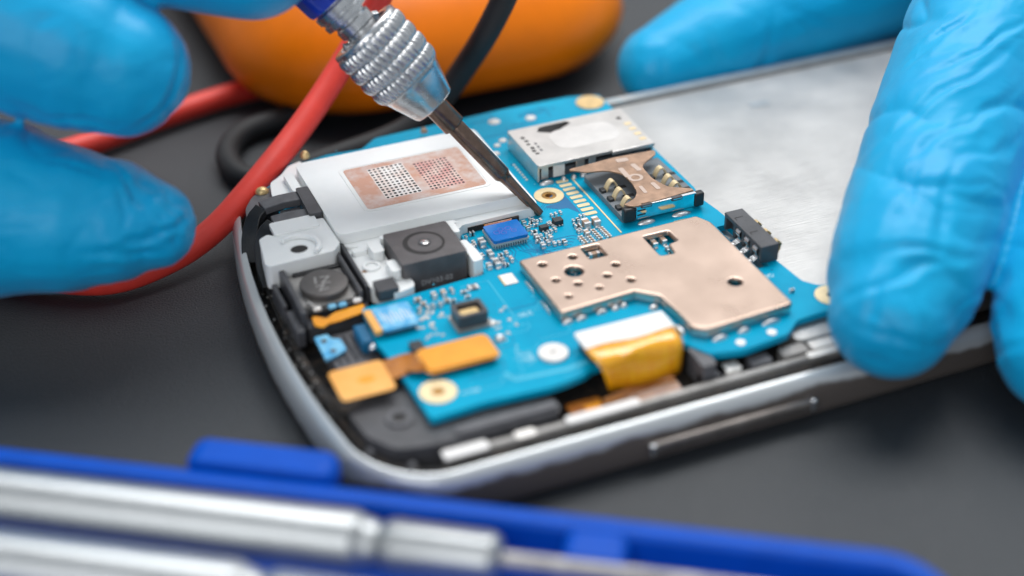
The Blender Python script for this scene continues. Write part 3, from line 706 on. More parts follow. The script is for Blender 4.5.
# front face with its mirror strip, corner blocks and latches
box('sim_front', (7.99, 14.545, 0.86), (0.80, 0.03, 0.18), M['simface'], SB0, bevel=0.004)
box('sim_front_edge', (7.99, 14.545, 0.955), (0.84, 0.045, 0.02), M['chrome'], SB0, bevel=0.006)
for x, w in ((7.50, 0.16), (8.46, 0.13)): box('corner_block', (x, 14.56, 0.855), (w, 0.10, 0.19), M['black'], SB0, bevel=0.025, seg=3)
for x in (7.72, 8.14): box('latch', (x, 14.535, 0.95), (0.15, 0.06, 0.05), M['dgrey'], SB0, bevel=0.012); 
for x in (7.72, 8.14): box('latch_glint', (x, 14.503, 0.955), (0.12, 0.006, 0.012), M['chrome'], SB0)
for x in (7.62, 7.64): box('latch_slot', (7.66, 14.528, 0.83 + (x - 7.62) * 3), (0.11, 0.006, 0.014), M['hole'], SB0)
for x, w, z in ((7.96, 0.09, 0.90), (8.24, 0.18, 0.88)): plate('gold_mark', circ(x, 0, w / 2, 18, 0.035), 0, 0.003, M['gold'], SB0).matrix_local = Matrix.Translation(Vector((0, 14.5275, z)) ) @ Matrix.Rotation(PI / 2, 4, 'X') if False else Matrix.Identity(4)
for x, w in ((7.72, 0.24), (8.20, 0.26)): dome('solder_tab', (x, 14.50, ZP), w / 2, 0.05, 0.035, M['solder'], SB0)
# sprung gold contacts
def contact(x, y, l, flip=1):
    pts = [(x + flip * t * l, y, 0.80 + 0.13 * math.sin(PI * min(1, t * 1.15)) ** 0.8 if t < 0.87 else 0.80) for t in [i / 10 for i in range(11)]]
    bm = bmesh.new(); sweep_into(bm, spline(pts, 2), 0, flat=(0.085, 0.016)); link('contact_spring', to_mesh(bm, 'contact_spring'), M['goldpale'], SB0)
    box('contact_slot', (x + flip * l * 1.1, y, 0.8015), (l * 0.8, 0.06, 0.004), M['hole'], SB0)
    box('contact_stop', (x - flip * 0.04, y - 0.005, 0.80), (0.07, 0.10, 0.07), M['black'], SB0, bevel=0.012)
for y in (15.28, 15.05, 14.82): contact(7.53, y, 0.19)
for y in (15.33, 15.10, 14.92): contact(8.24, y, 0.2)

# battery connector
BC = bmesh.new()
x0, x1, y0, y1, zt, zb = 8.50, 8.74, 13.10, 13.97, 0.965, 0.735
box_into(BC, ((x0 + x1) / 2 + 0.04, (y0 + y1) / 2, (zt + zb) / 2), (x1 - x0 - 0.08, y1 - y0, zt - zb))
box_into(BC, ((x0 + x1) / 2, (y0 + y1) / 2, zt - 0.024), (x1 - x0 + 0.003, y1 - y0 + 0.003, 0.05))
for k in range(5):
    y = [y0 + 0.02, y0 + 0.23, y0 + 0.43, y0 + 0.63, y1 - 0.02][k]
    box_into(BC, (x0 + 0.06, y, (zt + zb) / 2 - 0.02), (0.118, 0.05 if 0 < k < 4 else 0.042, zt - zb - 0.045))
BC = link('battery_connector', to_mesh(BC, 'battery_connector'), M['dgrey'], PH, bevel=0.006)
for k in range(3):
    y = y0 + 0.125 + k * 0.2
    pts = [(x0 + 0.07, y, 0.90), (x0 + 0.03, y, 0.91), (x0 - 0.005, y, 0.89), (x0 - 0.01, y, 0.85), (x0 + 0.02, y, 0.80), (x0 + 0.015, y, 0.76), (x0 - 0.045, y, 0.735)]
    bm = bmesh.new(); sweep_into(bm, spline(pts, 3), 0, flat=(0.085, 0.014)); link('connector_pin', to_mesh(bm, 'connector_pin'), M['chrome'], BC)
    dome('solder_tab', (x0 - 0.06, y, ZP), 0.06, 0.05, 0.03, M['solder'], BC)
for y in (13.24, 13.48, 13.70):
    pts = [(8.71, y, 0.78), (8.77, y, 0.91), (8.80, y, 0.915), (8.83, y, 0.88), (8.82, y, 0.79), (8.77, y, 0.72)]
    bm = bmesh.new(); sweep_into(bm, spline(pts, 4), 0, flat=(0.07, 0.014)); link('spring_loop', to_mesh(bm, 'spring_loop'), M['gold'], BC)
for y in (13.44, 13.80):
    bm = bmesh.new(); plate_into(bm, rect(8.54, y, 8.65, y + 0.008), zt - 0.001, zt + 0.0035); plate_into(bm, rect(8.54, y - 0.05, 8.548, y), zt - 0.001, zt + 0.0035); link('moulding_mark', to_mesh(bm, 'moulding_mark'), M['hole'], BC, smooth=None)

# white antenna frame with its copper aerial
FR = plate('antenna_frame', rpoly([(3.6130, 16.7470), (3.6840, 17.0980), (3.8680, 17.2410), (4.0150, 17.4330), (4.1950, 17.4980), (4.2, 17.42), (6.56, 17.36), (6.60, 15.30), (6.54, 15.19), (5.55, 15.16), (5.50, 15.1), (4.40, 15.10), (4.05, 15.30), (4.03, 16.5)], 0.06), 0.60, 0.845, M['white'], PH, bevel=0.035, seg=4)
plate('frame_panel', rrect(4.04, 15.31, 6.50, 17.20, 0.12, 6), 0.8455, 0.985, M['white'], FR, bevel=0.045, seg=5)
plate('frame_groove', rrect(3.86, 16.62, 3.98, 17.10, 0.03), 0.8455, 0.93, M['white'], FR, bevel=0.025, seg=3)
plate('frame_gap', rrect(5.62, 15.148, 6.30, 15.20, 0.02), 0.725, 0.79, M['dirt'], FR)
bm = bmesh.new(); plate_into(bm, rrect(4.50, 15.68, 6.17, 16.84, 0.09), 0.9855, 0.991, [rrect(4.535, 15.715, 6.135, 16.805, 0.06)]); link('aerial_border', to_mesh(bm, 'aerial_border'), M['white'], FR, bevel=0.002)
AE = plate('aerial', rrect(4.555, 15.735, 6.115, 16.785, 0.05), 0.9852, 0.9885, M['antenna'], FR, bevel=0.001)
def aerial_grid(x0, y0, x1, y1, m, nx, ny, skew):
    plate('aerial_grid', rpoly([(x0 - skew, y0), (x1 - skew * 0.3, y0), (x1, y1), (x0, y1)], 0.02), 0.9887, 0.9893, m, AE)
    bm = bmesh.new()
    for i in range(nx):
        for j in range(ny):
            x = x0 + (x1 - x0) * (i + 0.5) / nx - skew * 0.5 * (1 - j / ny); y = y0 + (y1 - y0) * (j + 0.5) / ny
            s = 0.30 * (x1 - x0) / nx * random.uniform(0.75, 1.1)
            plate_into(bm, rrect(x - s, y - s * 1.1, x + s, y + s * 1.1, s * 0.6, 2), 0.9893, 0.9899)
    link('grid_holes', to_mesh(bm, 'grid_holes'), M['hole'], AE, smooth=None)['kind'] = 'stuff'
aerial_grid(4.84, 15.88, 5.31, 16.68, M['antgrid'], 8, 12, 0.0)
aerial_grid(5.42, 15.86, 5.88, 16.60, M['antred'], 9, 12, 0.0)

# white bracket with the round locating hole
BR = [(3.1700, 15.6750), (3.2870, 15.7470), (3.4070, 15.6450), (3.4560, 15.8210), (3.8790, 15.8620), (4.0150, 15.8530), (4.0320, 15.2240), (3.9150, 15.0830), (3.5210, 15.0660), (3.1330, 15.0490), (3.0920, 15.1140)]
BRK = plate('white_bracket', rpoly(BR, 0.03), 0.62, 0.94, M['white'], PH, holes=[circ(3.55, 15.29, 0.105, 26, 0.088)], bevel=0.018, seg=3)
plate('bracket_hole', circ(3.55, 15.29, 0.116, 26, 0.098), 0.88, 0.93, M['hole'], BRK)
bm = bmesh.new()
arc = [(3.55 + 0.24 * math.cos(t), 15.29 + 0.24 * math.sin(t), 0.972) for t in [math.radians(a) for a in range(-50, 135, 12)]]
sweep_into(bm, arc, 0, flat=(0.06, 0.06)); link('bracket_ridge', to_mesh(bm, 'bracket_ridge'), M['white'], BRK, bevel=0.012)
plate('bracket_step', rrect(3.36, 15.52, 3.92, 15.80, 0.04), 0.9405, 1.0, M['white'], BRK, bevel=0.02, holes=[circ(3.56, 15.42, 0.20, 24, 0.19)] if False else (), seg=3).location = (0, 0.14, -0.03)
# white surround left of the camera
SU = plate('camera_surround', rpoly([(4.06, 15.32), (4.52, 15.26), (4.50, 14.95), (4.47, 14.62), (4.62, 14.34), (4.60, 14.20), (4.35, 14.14), (4.12, 14.34), (4.10, 14.9)], 0.05), 0.60, 0.80, M['white'], PH, bevel=0.03, seg=3)
plate('surround_lug', rrect(4.32, 14.86, 4.47, 15.12, 0.04), 0.80, 0.93, M['white'], SU, bevel=0.025, seg=3)
plate('surround_lug', rrect(4.40, 14.40, 4.52, 14.66, 0.04), 0.80, 0.92, M['white'], SU, bevel=0.03, seg=3)
plate('surround_ridge', rrect(4.14, 15.06, 4.32, 15.16, 0.03), 0.80, 0.86, M['white'], SU, bevel=0.02)
bm = bmesh.new(); plate_into(bm, circ(4.27, 14.78, 0.11, 24), 0.80, 0.83, [circ(4.27, 14.78, 0.07, 24)]); link('surround_boss', to_mesh(bm, 'b'), M['white'], SU, bevel=0.008)
for x, y in ((4.17, 14.72), (4.28, 14.72)): plate('burnt_mark', circ(x, y, 0.045, 14, 0.028), 0.8005, 0.803, M['simcu'], SU)
plate('surround_clip', rrect(4.15, 14.16, 4.40, 14.40, 0.02), 0.72, 0.86, M['dgrey'], SU, bevel=0.015)
plate('camera_back_wall', rrect(4.50, 15.12, 5.46, 15.19, 0.02), 0.72, 0.93, M['white'], SU, bevel=0.02)
plate('surround_lug', rrect(5.34, 14.86, 5.42, 15.14, 0.03), 0.60, 0.96, M['white'], SU, bevel=0.025, seg=3)
plate('surround_lug', rpoly([(5.35, 14.26), (5.48, 14.28), (5.48, 14.5), (5.44, 14.76), (5.36, 14.76)], 0.03), 0.60, 0.90, M['white'], SU, bevel=0.03, seg=3)

# camera module
CM = plate('camera_module', rrect(4.52, 14.37, 5.315, 15.10, 0.03), 0.50, 1.0, M['camtop'], PH, bevel=0.03, seg=3)
bm = bmesh.new(); lathe_into(bm, [(0.0, 0.245), (0.012, 0.24), (0.012, 0.205), (0.002, 0.20), (0.004, 0.09), (0.02, 0.085), (0.02, 0.065), (0.0, 0.06)], (4.905, 14.73, 1.0), (0, 0, 1), 48)
bm.free()
plate('lens_trench', circ(4.908, 14.735, 0.250, 48), 1.0005, 1.003, M['hole'], CM)
LB = plate('lens_barrel', circ(4.918, 14.722, 0.203, 48), 1.0032, 1.010, M['camtop'], CM, bevel=0.003)
bm = bmesh.new(); plate_into(bm, circ(4.915, 14.725, 0.078, 30), 1.0121, 1.018, [circ(4.915, 14.725, 0.055, 30)]); link('lens_ring', to_mesh(bm, 'lens_ring'), M['dgrey'], LB)
dome('lens', (4.915, 14.725, 1.0121), 0.055, 0.055, 0.012, M['lensring'], LB)
mtx = Matrix.Translation((4.93, 14.366, 0.695)) @ Matrix.Rotation(PI / 2, 4, 'X')
text('camera_print', 'DV103-02', mtx, 0.095, M['camink'], CM, 0.001)
bm = bmesh.new()
for k in range(26): box_into(bm, (4.56 + random.random() * 0.7, 14.372 + random.random() * 0.02, 0.62 + random.random() * 0.36), (0.01, 0.012, 0.01), random.random())
link('scuff', to_mesh(bm, 'scuff'), M['mgrey'], CM, smooth=None)

# charcoal clip across the far corner
CL = plate('charcoal_clip', rpoly([(3.86, 15.90), (4.02, 15.89), (4.035, 16.57), (3.88, 16.58)], 0.03), 0.70, 1.0, M['dgrey'], PH, bevel=0.02)
for pts, w, m, k in (([(3.88, 16.45, 0.92), (3.65, 16.45, 0.925), (3.40, 16.42, 0.91)], 0.21, 'mgrey', 2), ([(3.41, 16.42, 0.90), (3.28, 16.36, 0.80), (3.17, 16.22, 0.62), (3.10, 16.0, 0.42)], 0.20, 'black', 4),
                  ([(3.88, 16.03, 0.90), (3.65, 16.05, 0.90), (3.44, 16.06, 0.88)], 0.22, 'mgrey', 2), ([(3.45, 16.06, 0.87), (3.33, 16.0, 0.80), (3.24, 15.86, 0.66), (3.19, 15.62, 0.52), (3.18, 15.35, 0.44)], 0.20, 'black', 4)):
    bm = bmesh.new(); sweep_into(bm, spline(pts, k), 0, flat=(w, 0.10)); link('clip_arm', to_mesh(bm, 'clip_arm'), M[m], CL, bevel=0.012)
plate('clip_web', rpoly([(3.5, 16.14), (3.86, 16.14), (3.86, 16.36), (3.62, 16.36)], 0.03), 0.72, 0.86, M['mgrey'], CL, bevel=0.01)
for x, y in ((3.27, 16.17), (3.24, 16.03)): box('copper_tab', (x, y, 0.60), (0.10, 0.07, 0.12), M['fpcdark'], CL, bevel=0.01)
dome('corner_screw', (3.5610, 17.0640, 0.7600), 0.09, 0.08, 0.07, M['gold'], PH)
plate('corner_plate', rpoly([(3.20, 16.42), (3.26, 16.75), (3.42, 17.02), (3.75, 17.2), (3.75, 16.6), (3.4, 16.50)], 0.08), 0.5, 0.755, M['mgrey'], PH, bevel=0.03)
dome('corner_screw', (4.2870, 17.5840, 0.8400), 0.065, 0.06, 0.09, M['gold'], PH)
dome('corner_screw', (5.9710, 17.6740, 0.8000), 0.05, 0.05, 0.07, M['captan'], PH)

# vibration motor in its bracket
MB = plate('motor_bracket', rpoly([(3.27, 15.16), (4.08, 15.36), (4.10, 14.40), (3.98, 14.12), (3.28, 14.08)], 0.04), 0.45, 0.64, M['dgrey'], PH, bevel=0.02)
for cx, cy, sx, sy in ((3.26, 14.62, 0.07, 1.02), (3.98, 14.78, 0.05, 1.0), (4.08, 14.86, 0.05, 1.02)): box('bracket_wall', (cx, cy, 0.73), (sx, sy, 0.24), M['dgrey'], MB, bevel=0.015)
box('bracket_wall', (3.68, 15.03, 0.68), (0.60, 0.06, 0.20), M['black'], MB, bevel=0.015)
box('bracket_wall', (3.66, 14.28, 0.68), (0.60, 0.05, 0.10), M['black'], MB, bevel=0.015)
box('bracket_wall', (3.14, 14.75, 0.60), (0.06, 0.50, 0.26), M['dgrey'], MB, bevel=0.015)
box('bracket_wall', (3.17, 14.20, 0.60), (0.10, 0.46, 0.22), M['dgrey'], MB, bevel=0.015)
plate('motor_seat', rrect(3.31, 14.34, 3.95, 15.14, 0.08), 0.641, 0.745, M['rail'], MB, bevel=0.01)
MO = lathe('vibration_motor', [(0.0, 0.268), (0.075, 0.282), (0.088, 0.275), (0.092, 0.26)], (3.645, 14.64, 0.75), (0, 0, 1), M['motor'], PH, 56)
mtx = Matrix.Translation((3.63, 14.70, 0.8425)) @ Matrix.Rotation(math.radians(168), 4, 'Z')
text('motor_engraving', 'Z1', mtx, 0.20, M['motormark'], MO, 0.0008)
mtx = Matrix.Translation((3.60, 14.54, 0.8425)) @ Matrix.Rotation(math.radians(100), 4, 'Z')
text('motor_engraving', 'N', mtx, 0.17, M['motormark'], MO, 0.0008)
box('motor_stop', (3.40, 14.36, 0.74), (0.05, 0.12, 0.10), M['rail'], MB, rz=0.4, bevel=0.015)
for x, y, m in ((3.45, 14.27, 'tin'), (3.62, 14.25, 'bluelabel'), (3.74, 14.24, 'bluelabel'), (3.92, 14.26, 'whitetape')): box('motor_terminal', (x, y, 0.75), (0.10, 0.07, 0.05), M[m], MB, bevel=0.02)
plate('motor_flex', rpoly([(3.36, 14.20), (3.34, 14.02), (3.42, 13.95), (3.50, 14.0), (3.62, 14.0), (3.95, 14.06), (3.98, 14.22), (3.62, 14.18), (3.50, 14.10), (3.42, 14.18)], 0.03), 0.70, 0.716, M['fpc'], PH, bevel=0.004)

# parts between the motor and the orange flex cable
plate('ribbed_block', rrect(3.38, 13.28, 3.88, 13.98, 0.05), 0.30, 0.56, M['mgrey'], PH, bevel=0.03)
for k in range(5): box('block_rib', (3.45 + k * 0.09, 13.66, 0.57), (0.03, 0.5, 0.03), M['dgrey'], bpy.data.objects['ribbed_block'], bevel=0.008)
plate('blue_mini_board', rpoly([(3.30, 13.94), (3.46, 13.94), (3.47, 13.84), (3.56, 13.80), (3.57, 13.58), (3.44, 13.52), (3.30, 13.48)], 0.03), 0.585, 0.62, M['bluelabel'], PH, bevel=0.008)
for x, y in ((3.38, 13.82), (3.42, 13.60)): plate('pad_hole', circ(x, y, 0.035, 14), 0.621, 0.624, M['motor'], bpy.data.objects['blue_mini_board'])
BL = plate('blue_flex_connector', rrect(3.97, 13.46, 4.40, 13.91, 0.04), 0.79, 0.83, M['bluelabel'], PH, bevel=0.01)
plate('connector_end', rrect(3.88, 13.47, 3.965, 13.91, 0.02), 0.78, 0.832, M['fpcpale'], BL, bevel=0.008)
plate('connector_core', rrect(4.0, 13.5, 4.36, 13.88, 0.02), ZP, 0.789, M['black'], BL)
bm = bmesh.new()
for k in range(9): box_into(bm, (4.04 + k * 0.038, 13.70 - (k % 3) * 0.03, 0.8302), (0.012, 0.20, 0.0015))
link('connector_print', to_mesh(bm, 'connector_print'), M['whitetape'], BL, smooth=None)
box('dark_blue_block', (3.80, 13.66, 0.62), (0.16, 0.36, 0.22), M['pcbdark'], PH, bevel=0.03)
dome('bright_peg', (3.82, 13.42, 0.66), 0.05, 0.05, 0.06, M['chrome'], PH)

# orange flex cable
plate('flex_pad', rrect(3.20, 12.53, 3.80, 13.08, 0.06), 0.735, 0.75, M['fpcpale'], PH, bevel=0.004)
plate('flex_dimple', circ(3.55, 12.80, 0.10, 20, 0.06), 0.7503, 0.7515, M['fpc'], bpy.data.objects['flex_pad'])
FX = bmesh.new()
sweep_into(FX, spline([(3.76, 12.86, 0.743), (3.90, 12.88, 0.742), (4.05, 12.88, 0.76), (4.14, 12.80, 0.80), (4.22, 12.77, 0.826)], 6), 0, flat=[(0.34, 0.014)] * 25)
link('flex_bridge', to_mesh(FX, 'flex_bridge'), M['fpcdark'], PH)
FC = plate('flex_connector', rrect(4.17, 12.545, 4.97, 12.965, 0.07), 0.815, 0.84, M['fpc'], PH, bevel=0.008, seg=3)
plate('connector_rim', rrect(4.15, 12.53, 4.99, 12.98, 0.08), 0.80, 0.8145, M['fpcpale'], FC, bevel=0.004)
plate('connector_core', rrect(4.22, 12.58, 4.94, 12.93, 0.04), ZP, 0.80, M['black'], FC)
plate('small_chip', rrect(4.16, 13.02, 4.30, 13.20, 0.01), ZP + 0.001, 0.79, M['icblack'], PH, bevel=0.008)

# small open sensor cup
SE = plate('sensor_cup', rrect(4.77, 13.23, 5.125, 13.52, 0.03), ZP + 0.04, 0.92, M['dgrey'], PH, holes=[rrect(4.815, 13.275, 5.08, 13.475, 0.03)], bevel=0.012)
plate('sensor_base', rrect(4.745, 13.205, 5.15, 13.545, 0.03), ZP + 0.001, ZP + 0.0395, M['rail'], SE, bevel=0.008)
plate('sensor_die', rrect(4.84, 13.29, 5.06, 13.45, 0.03), ZP + 0.04, ZP + 0.145, M['gold'], SE, bevel=0.01)
dome('solder_bead', (5.17, 13.24, ZP), 0.055, 0.05, 0.05, M['tin'], PCB)

# wide display flex folding over the near edge of the board
plate('display_flex_end', rrect(5.82, 12.13, 6.89, 12.50, 0.03), 0.862, 0.90, M['whitetape'], PH, bevel=0.008)
plate('display_connector', rrect(5.86, 12.14, 6.85, 12.46, 0.02), ZP, 0.861, M['icblack'], PH)
DF = bmesh.new()
xs = [i / 12 for i in range(13)]
prof = [(12.17, 0.905), (12.08, 0.912), (12.00, 0.905), (11.945, 0.875), (11.915, 0.82), (11.90, 0.72), (11.885, 0.60), (11.88, 0.48)]
grid = []
for j, (y, z) in enumerate(prof):
    t = j / (len(prof) - 1); a = 5.80 + 0.22 * max(0, t - 0.25); b = 6.87 - 0.04 * t
    grid.append([(a + (b - a) * x, y + 0.012 * math.sin(7 * x + j), z + 0.006 * math.sin(9 * x + 1.3 * j)) for x in xs])
for off in (0, 1):
    pass
vg = [[DF.verts.new(p) for p in row] for row in grid]
for a, b in zip(vg, vg[1:]):
    for i in range(12): DF.faces.new((a[i], a[i + 1], b[i + 1], b[i]))
DF = link('display_flex', to_mesh(DF, 'display_flex'), M['yellow'], PH)
md = DF.modifiers.new('thick', 'SOLIDIFY'); md.thickness = 0.015; md.offset = -1
bm = bmesh.new(); sweep_into(bm, spline([(6.3, 11.92, 0.46), (6.32, 11.80, 0.40), (6.3, 11.65, 0.36)], 4), 0, flat=(0.9, 0.012)); link('flex_tail', to_mesh(bm, 'flex_tail'), M['fpcdark'], PH)
plate('flex_tail', rrect(5.45, 11.62, 5.84, 11.90, 0.03), 0.44, 0.455, M['fpcdark'], PH)
plate('flex_tail_light', rrect(5.62, 11.64, 5.80, 11.80, 0.03), 0.456, 0.46, M['fpc'], PH)
plate('flex_side', rrect(6.95, 11.62, 7.12, 12.0, 0.03), 0.40, 0.70, M['mgrey'], PH, bevel=0.02)

# ------------------------------------------------------------------ screwdriver in use
TIP = Vector((6.5910, 15.1680, 0.7450)); AX = Vector((-0.5650, 0.3818, 0.7299)).normalized()
SD1 = thing('precision_screwdriver', 'screwdriver with knurled silver chuck and blue handle touching the board with its dark bit', 'screwdriver', tuple(TIP))
def flute(t, a):
    if t > 0.62: return 0.0
    k = max(0.0, math.cos(2 * (a + 0.5))) ** 3
    return -0.026 * k * min(1, (0.62 - t) / 0.18)
prof = [(0.0, 0.042), (0.006, 0.052)] + [(0.02 + 0.6 * i / 16, 0.054 + 0.022 * i / 16) for i in range(17)] + [(0.66, 0.082), (0.69, 0.103), (0.71, 0.110), (1.50, 0.110), (1.53, 0.106), (1.545, 0.142), (1.56, 0.148), (2.2, 0.148)]
lathe('driver_bit', prof, TIP, AX, M['bit'], SD1, 64, flute, smooth=30)
def knurl(t, a):
    if t < 2.33 or t > 3.05: return 0.0
    b = min(3.999, (t - 2.33) / 0.72 * 4); f = b - int(b); k = int(b)
    w = max(0.0, math.sin(PI * f)) ** 0.3
    return 0.034 * w * (abs(math.cos(18 * a + (PI / 2) * (k % 2) + (f - 0.5) * 0.7)) ** 0.75) - 0.012 * (1 - w)
prof = [(1.90, 0.15), (1.90, 0.272), (1.92, 0.287), (2.26, 0.40), (2.30, 0.412), (2.32, 0.43)]
prof += [(2.33 + 0.72 * i / 100, 0.428 + 0.030 * math.sin(PI * 0.5 * min(1, i / 50))) for i in range(101)]
prof += [(3.06, 0.468), (3.105, 0.464), (3.12, 0.45), (3.12, 0.36), (3.10, 0.35), (2.9, 0.34), (2.89, 0.22)]
lathe('chuck', prof, TIP, AX, M['steel'], SD1, 300, knurl, smooth=60)
lathe('chuck_stem', [(2.85, 0.20), (3.17, 0.205), (3.19, 0.235), (3.30, 0.24), (3.32, 0.215), (3.35, 0.215), (3.37, 0.30), (3.44, 0.305), (3.45, 0.285), (3.48, 0.285), (3.49, 0.31), (3.58, 0.315), (3.60, 0.27), (3.70, 0.27)], TIP, AX, M['steel'], SD1, 48, None, smooth=30)
for k, (t, a) in enumerate(((3.14, -0.3), (3.12, 2.6))):
    x_ = AX.orthogonal().normalized(); y_ = AX.cross(x_)
    p = TIP + AX * t + (x_ * math.cos(a) + y_ * math.sin(a)) * 0.27
    box('chuck_pin', p, (0.09, 0.09, 0.09), M['steel'], SD1, bevel=0.01)
lathe('handle', [(3.61, 0.24), (3.62, 0.32), (3.66, 0.345), (4.2, 0.37), (6.0, 0.40), (9.0, 0.42), (9.3, 0.38), (9.4, 0.2)], TIP, AX, M['bluehandle'], SD1, 60, lambda t, a: -0.03 * abs(math.sin(4 * a)) if 3.64 < t < 9.2 else 0, smooth=50)

# ------------------------------------------------------------------ gloved hands
def ball_chain(bm, joints, n=20):
    """overlapping tapered capsules, fused into one skin afterwards"""
    for (p, r), (q, s) in zip(joints, joints[1:]):
        p, q = Vector(p), Vector(q); d = q - p; L = d.length; ax = d.normalized()
        k = max(2, int(L / 0.12))
        x = ax.orthogonal().normalized(); y = ax.cross(x); rings = []
        def ring(c, rr): rings.append([bm.verts.new(c + (x * math.cos(2 * PI * i / n) + y * math.sin(2 * PI * i / n)) * rr) for i in range(n)])
        m_ = 6
        for j in range(1, m_ + 1):
            a = PI / 2 * (1 - j / m_); ring(p - ax * r * math.sin(a), max(0.01, r * math.cos(a)))
        for j in range(1, k): ring(p + d * j / k, r + (s - r) * j / k)
        for j in range(m_):
            a = PI / 2 * j / m_; ring(q + ax * s * math.sin(a), max(0.01, s * math.cos(a)))
        for a, b in zip(rings, rings[1:]):
            for i in range(n): bm.faces.new((a[i], a[(i + 1) % n], b[(i + 1) % n], b[i]))
        bm.faces.new(list(reversed(rings[0]))); bm.faces.new(rings[-1])

def hand(name, label, chains, creases, axis, folds, voxel=0.045, wr=0.02, seed=0.0, smooth=16):
    bm = bmesh.new()
    for ch in chains: ball_chain(bm, ch)
    me = to_mesh(bm, name)
    o = bpy.data.objects.new(name, me); COL.objects.link(o)
    r = o.modifiers.new('fuse', 'REMESH'); r.mode = 'VOXEL'; r.voxel_size = voxel
    s = o.modifiers.new('relax', 'SMOOTH'); s.factor = 0.5; s.iterations = smooth
    dg = bpy.context.evaluated_depsgraph_get()
    me2 = bpy.data.meshes.new_from_object(o.evaluated_get(dg)); me2.name = name
    bpy.data.objects.remove(o); bpy.data.meshes.remove(me)
    nrm = [v.normal.copy() for v in me2.vertices]
    cr = [(Vector(c), Vector(d).normalized(), L, w, dep) for c, d, L, w, dep in creases]
    ax = Vector(axis).normalized(); sx = ax.orthogonal().normalized(); sy = ax.cross(sx)
    fl = [(Vector(c), r_, a_, f_, st) for c, r_, a_, f_, st in folds]
    for v, n_ in zip(me2.vertices, nrm):
        p = v.co; h = 0.0
        if (p - Vector((7, 14, 1))).length_squared > 230: continue
        for c, r_, a_, f_, st in fl:
            d2 = (p - c).length_squared / (r_ * r_)
            if d2 > 4: continue
            t = p.dot(ax); wv = noise.noise(p * 0.7 + Vector((seed, 3, 1))) * 0.5
            q = Vector(((t + wv) * f_, p.dot(sx) * f_ * st, p.dot(sy) * f_ * st + seed))
            n1 = noise.noise(q) + 0.45 * noise.noise(q * 2.1 + Vector((5, 2, 7)))
            h += a_ * math.exp(-d2) * (0.55 * n1 - 1.0 * (1 - min(1, abs(n1) * 1.25)) ** 5 + 0.25)
        q = Vector((p.x * 0.55 + seed, p.y * 0.9, p.z * 0.9))
        h += wr * noise.noise(q * 1.1) + wr * 0.4 * noise.noise(q * 3.1)
        for c, d, L, w, dep in cr:
            e = p - c
            if e.length_squared > 9: continue
            t = e.dot(d); s2 = (e - d * t); s2 = s2 - n_ * s2.dot(n_)
            wob = 0.10 * noise.noise(p * 1.7)
            side = d.cross(n_); sg = s2.dot(side) + wob
            f = math.exp(-(t / L) ** 2 - (e.dot(n_) / 0.8) ** 2)
            h += f * dep * (-math.exp(-(sg / w) ** 2) + 0.7 * math.exp(-((sg - 1.6 * w) / (1.2 * w)) ** 2) + 0.45 * math.exp(-((sg + 1.7 * w) / (1.3 * w)) ** 2))
        v.co = p + n_ * h
    ob = link(name, me2, M['glove'], smooth=None)
    for p in me2.polygons: p.use_smooth = True
    ob['label'] = label; ob['category'] = 'hand'
    return ob


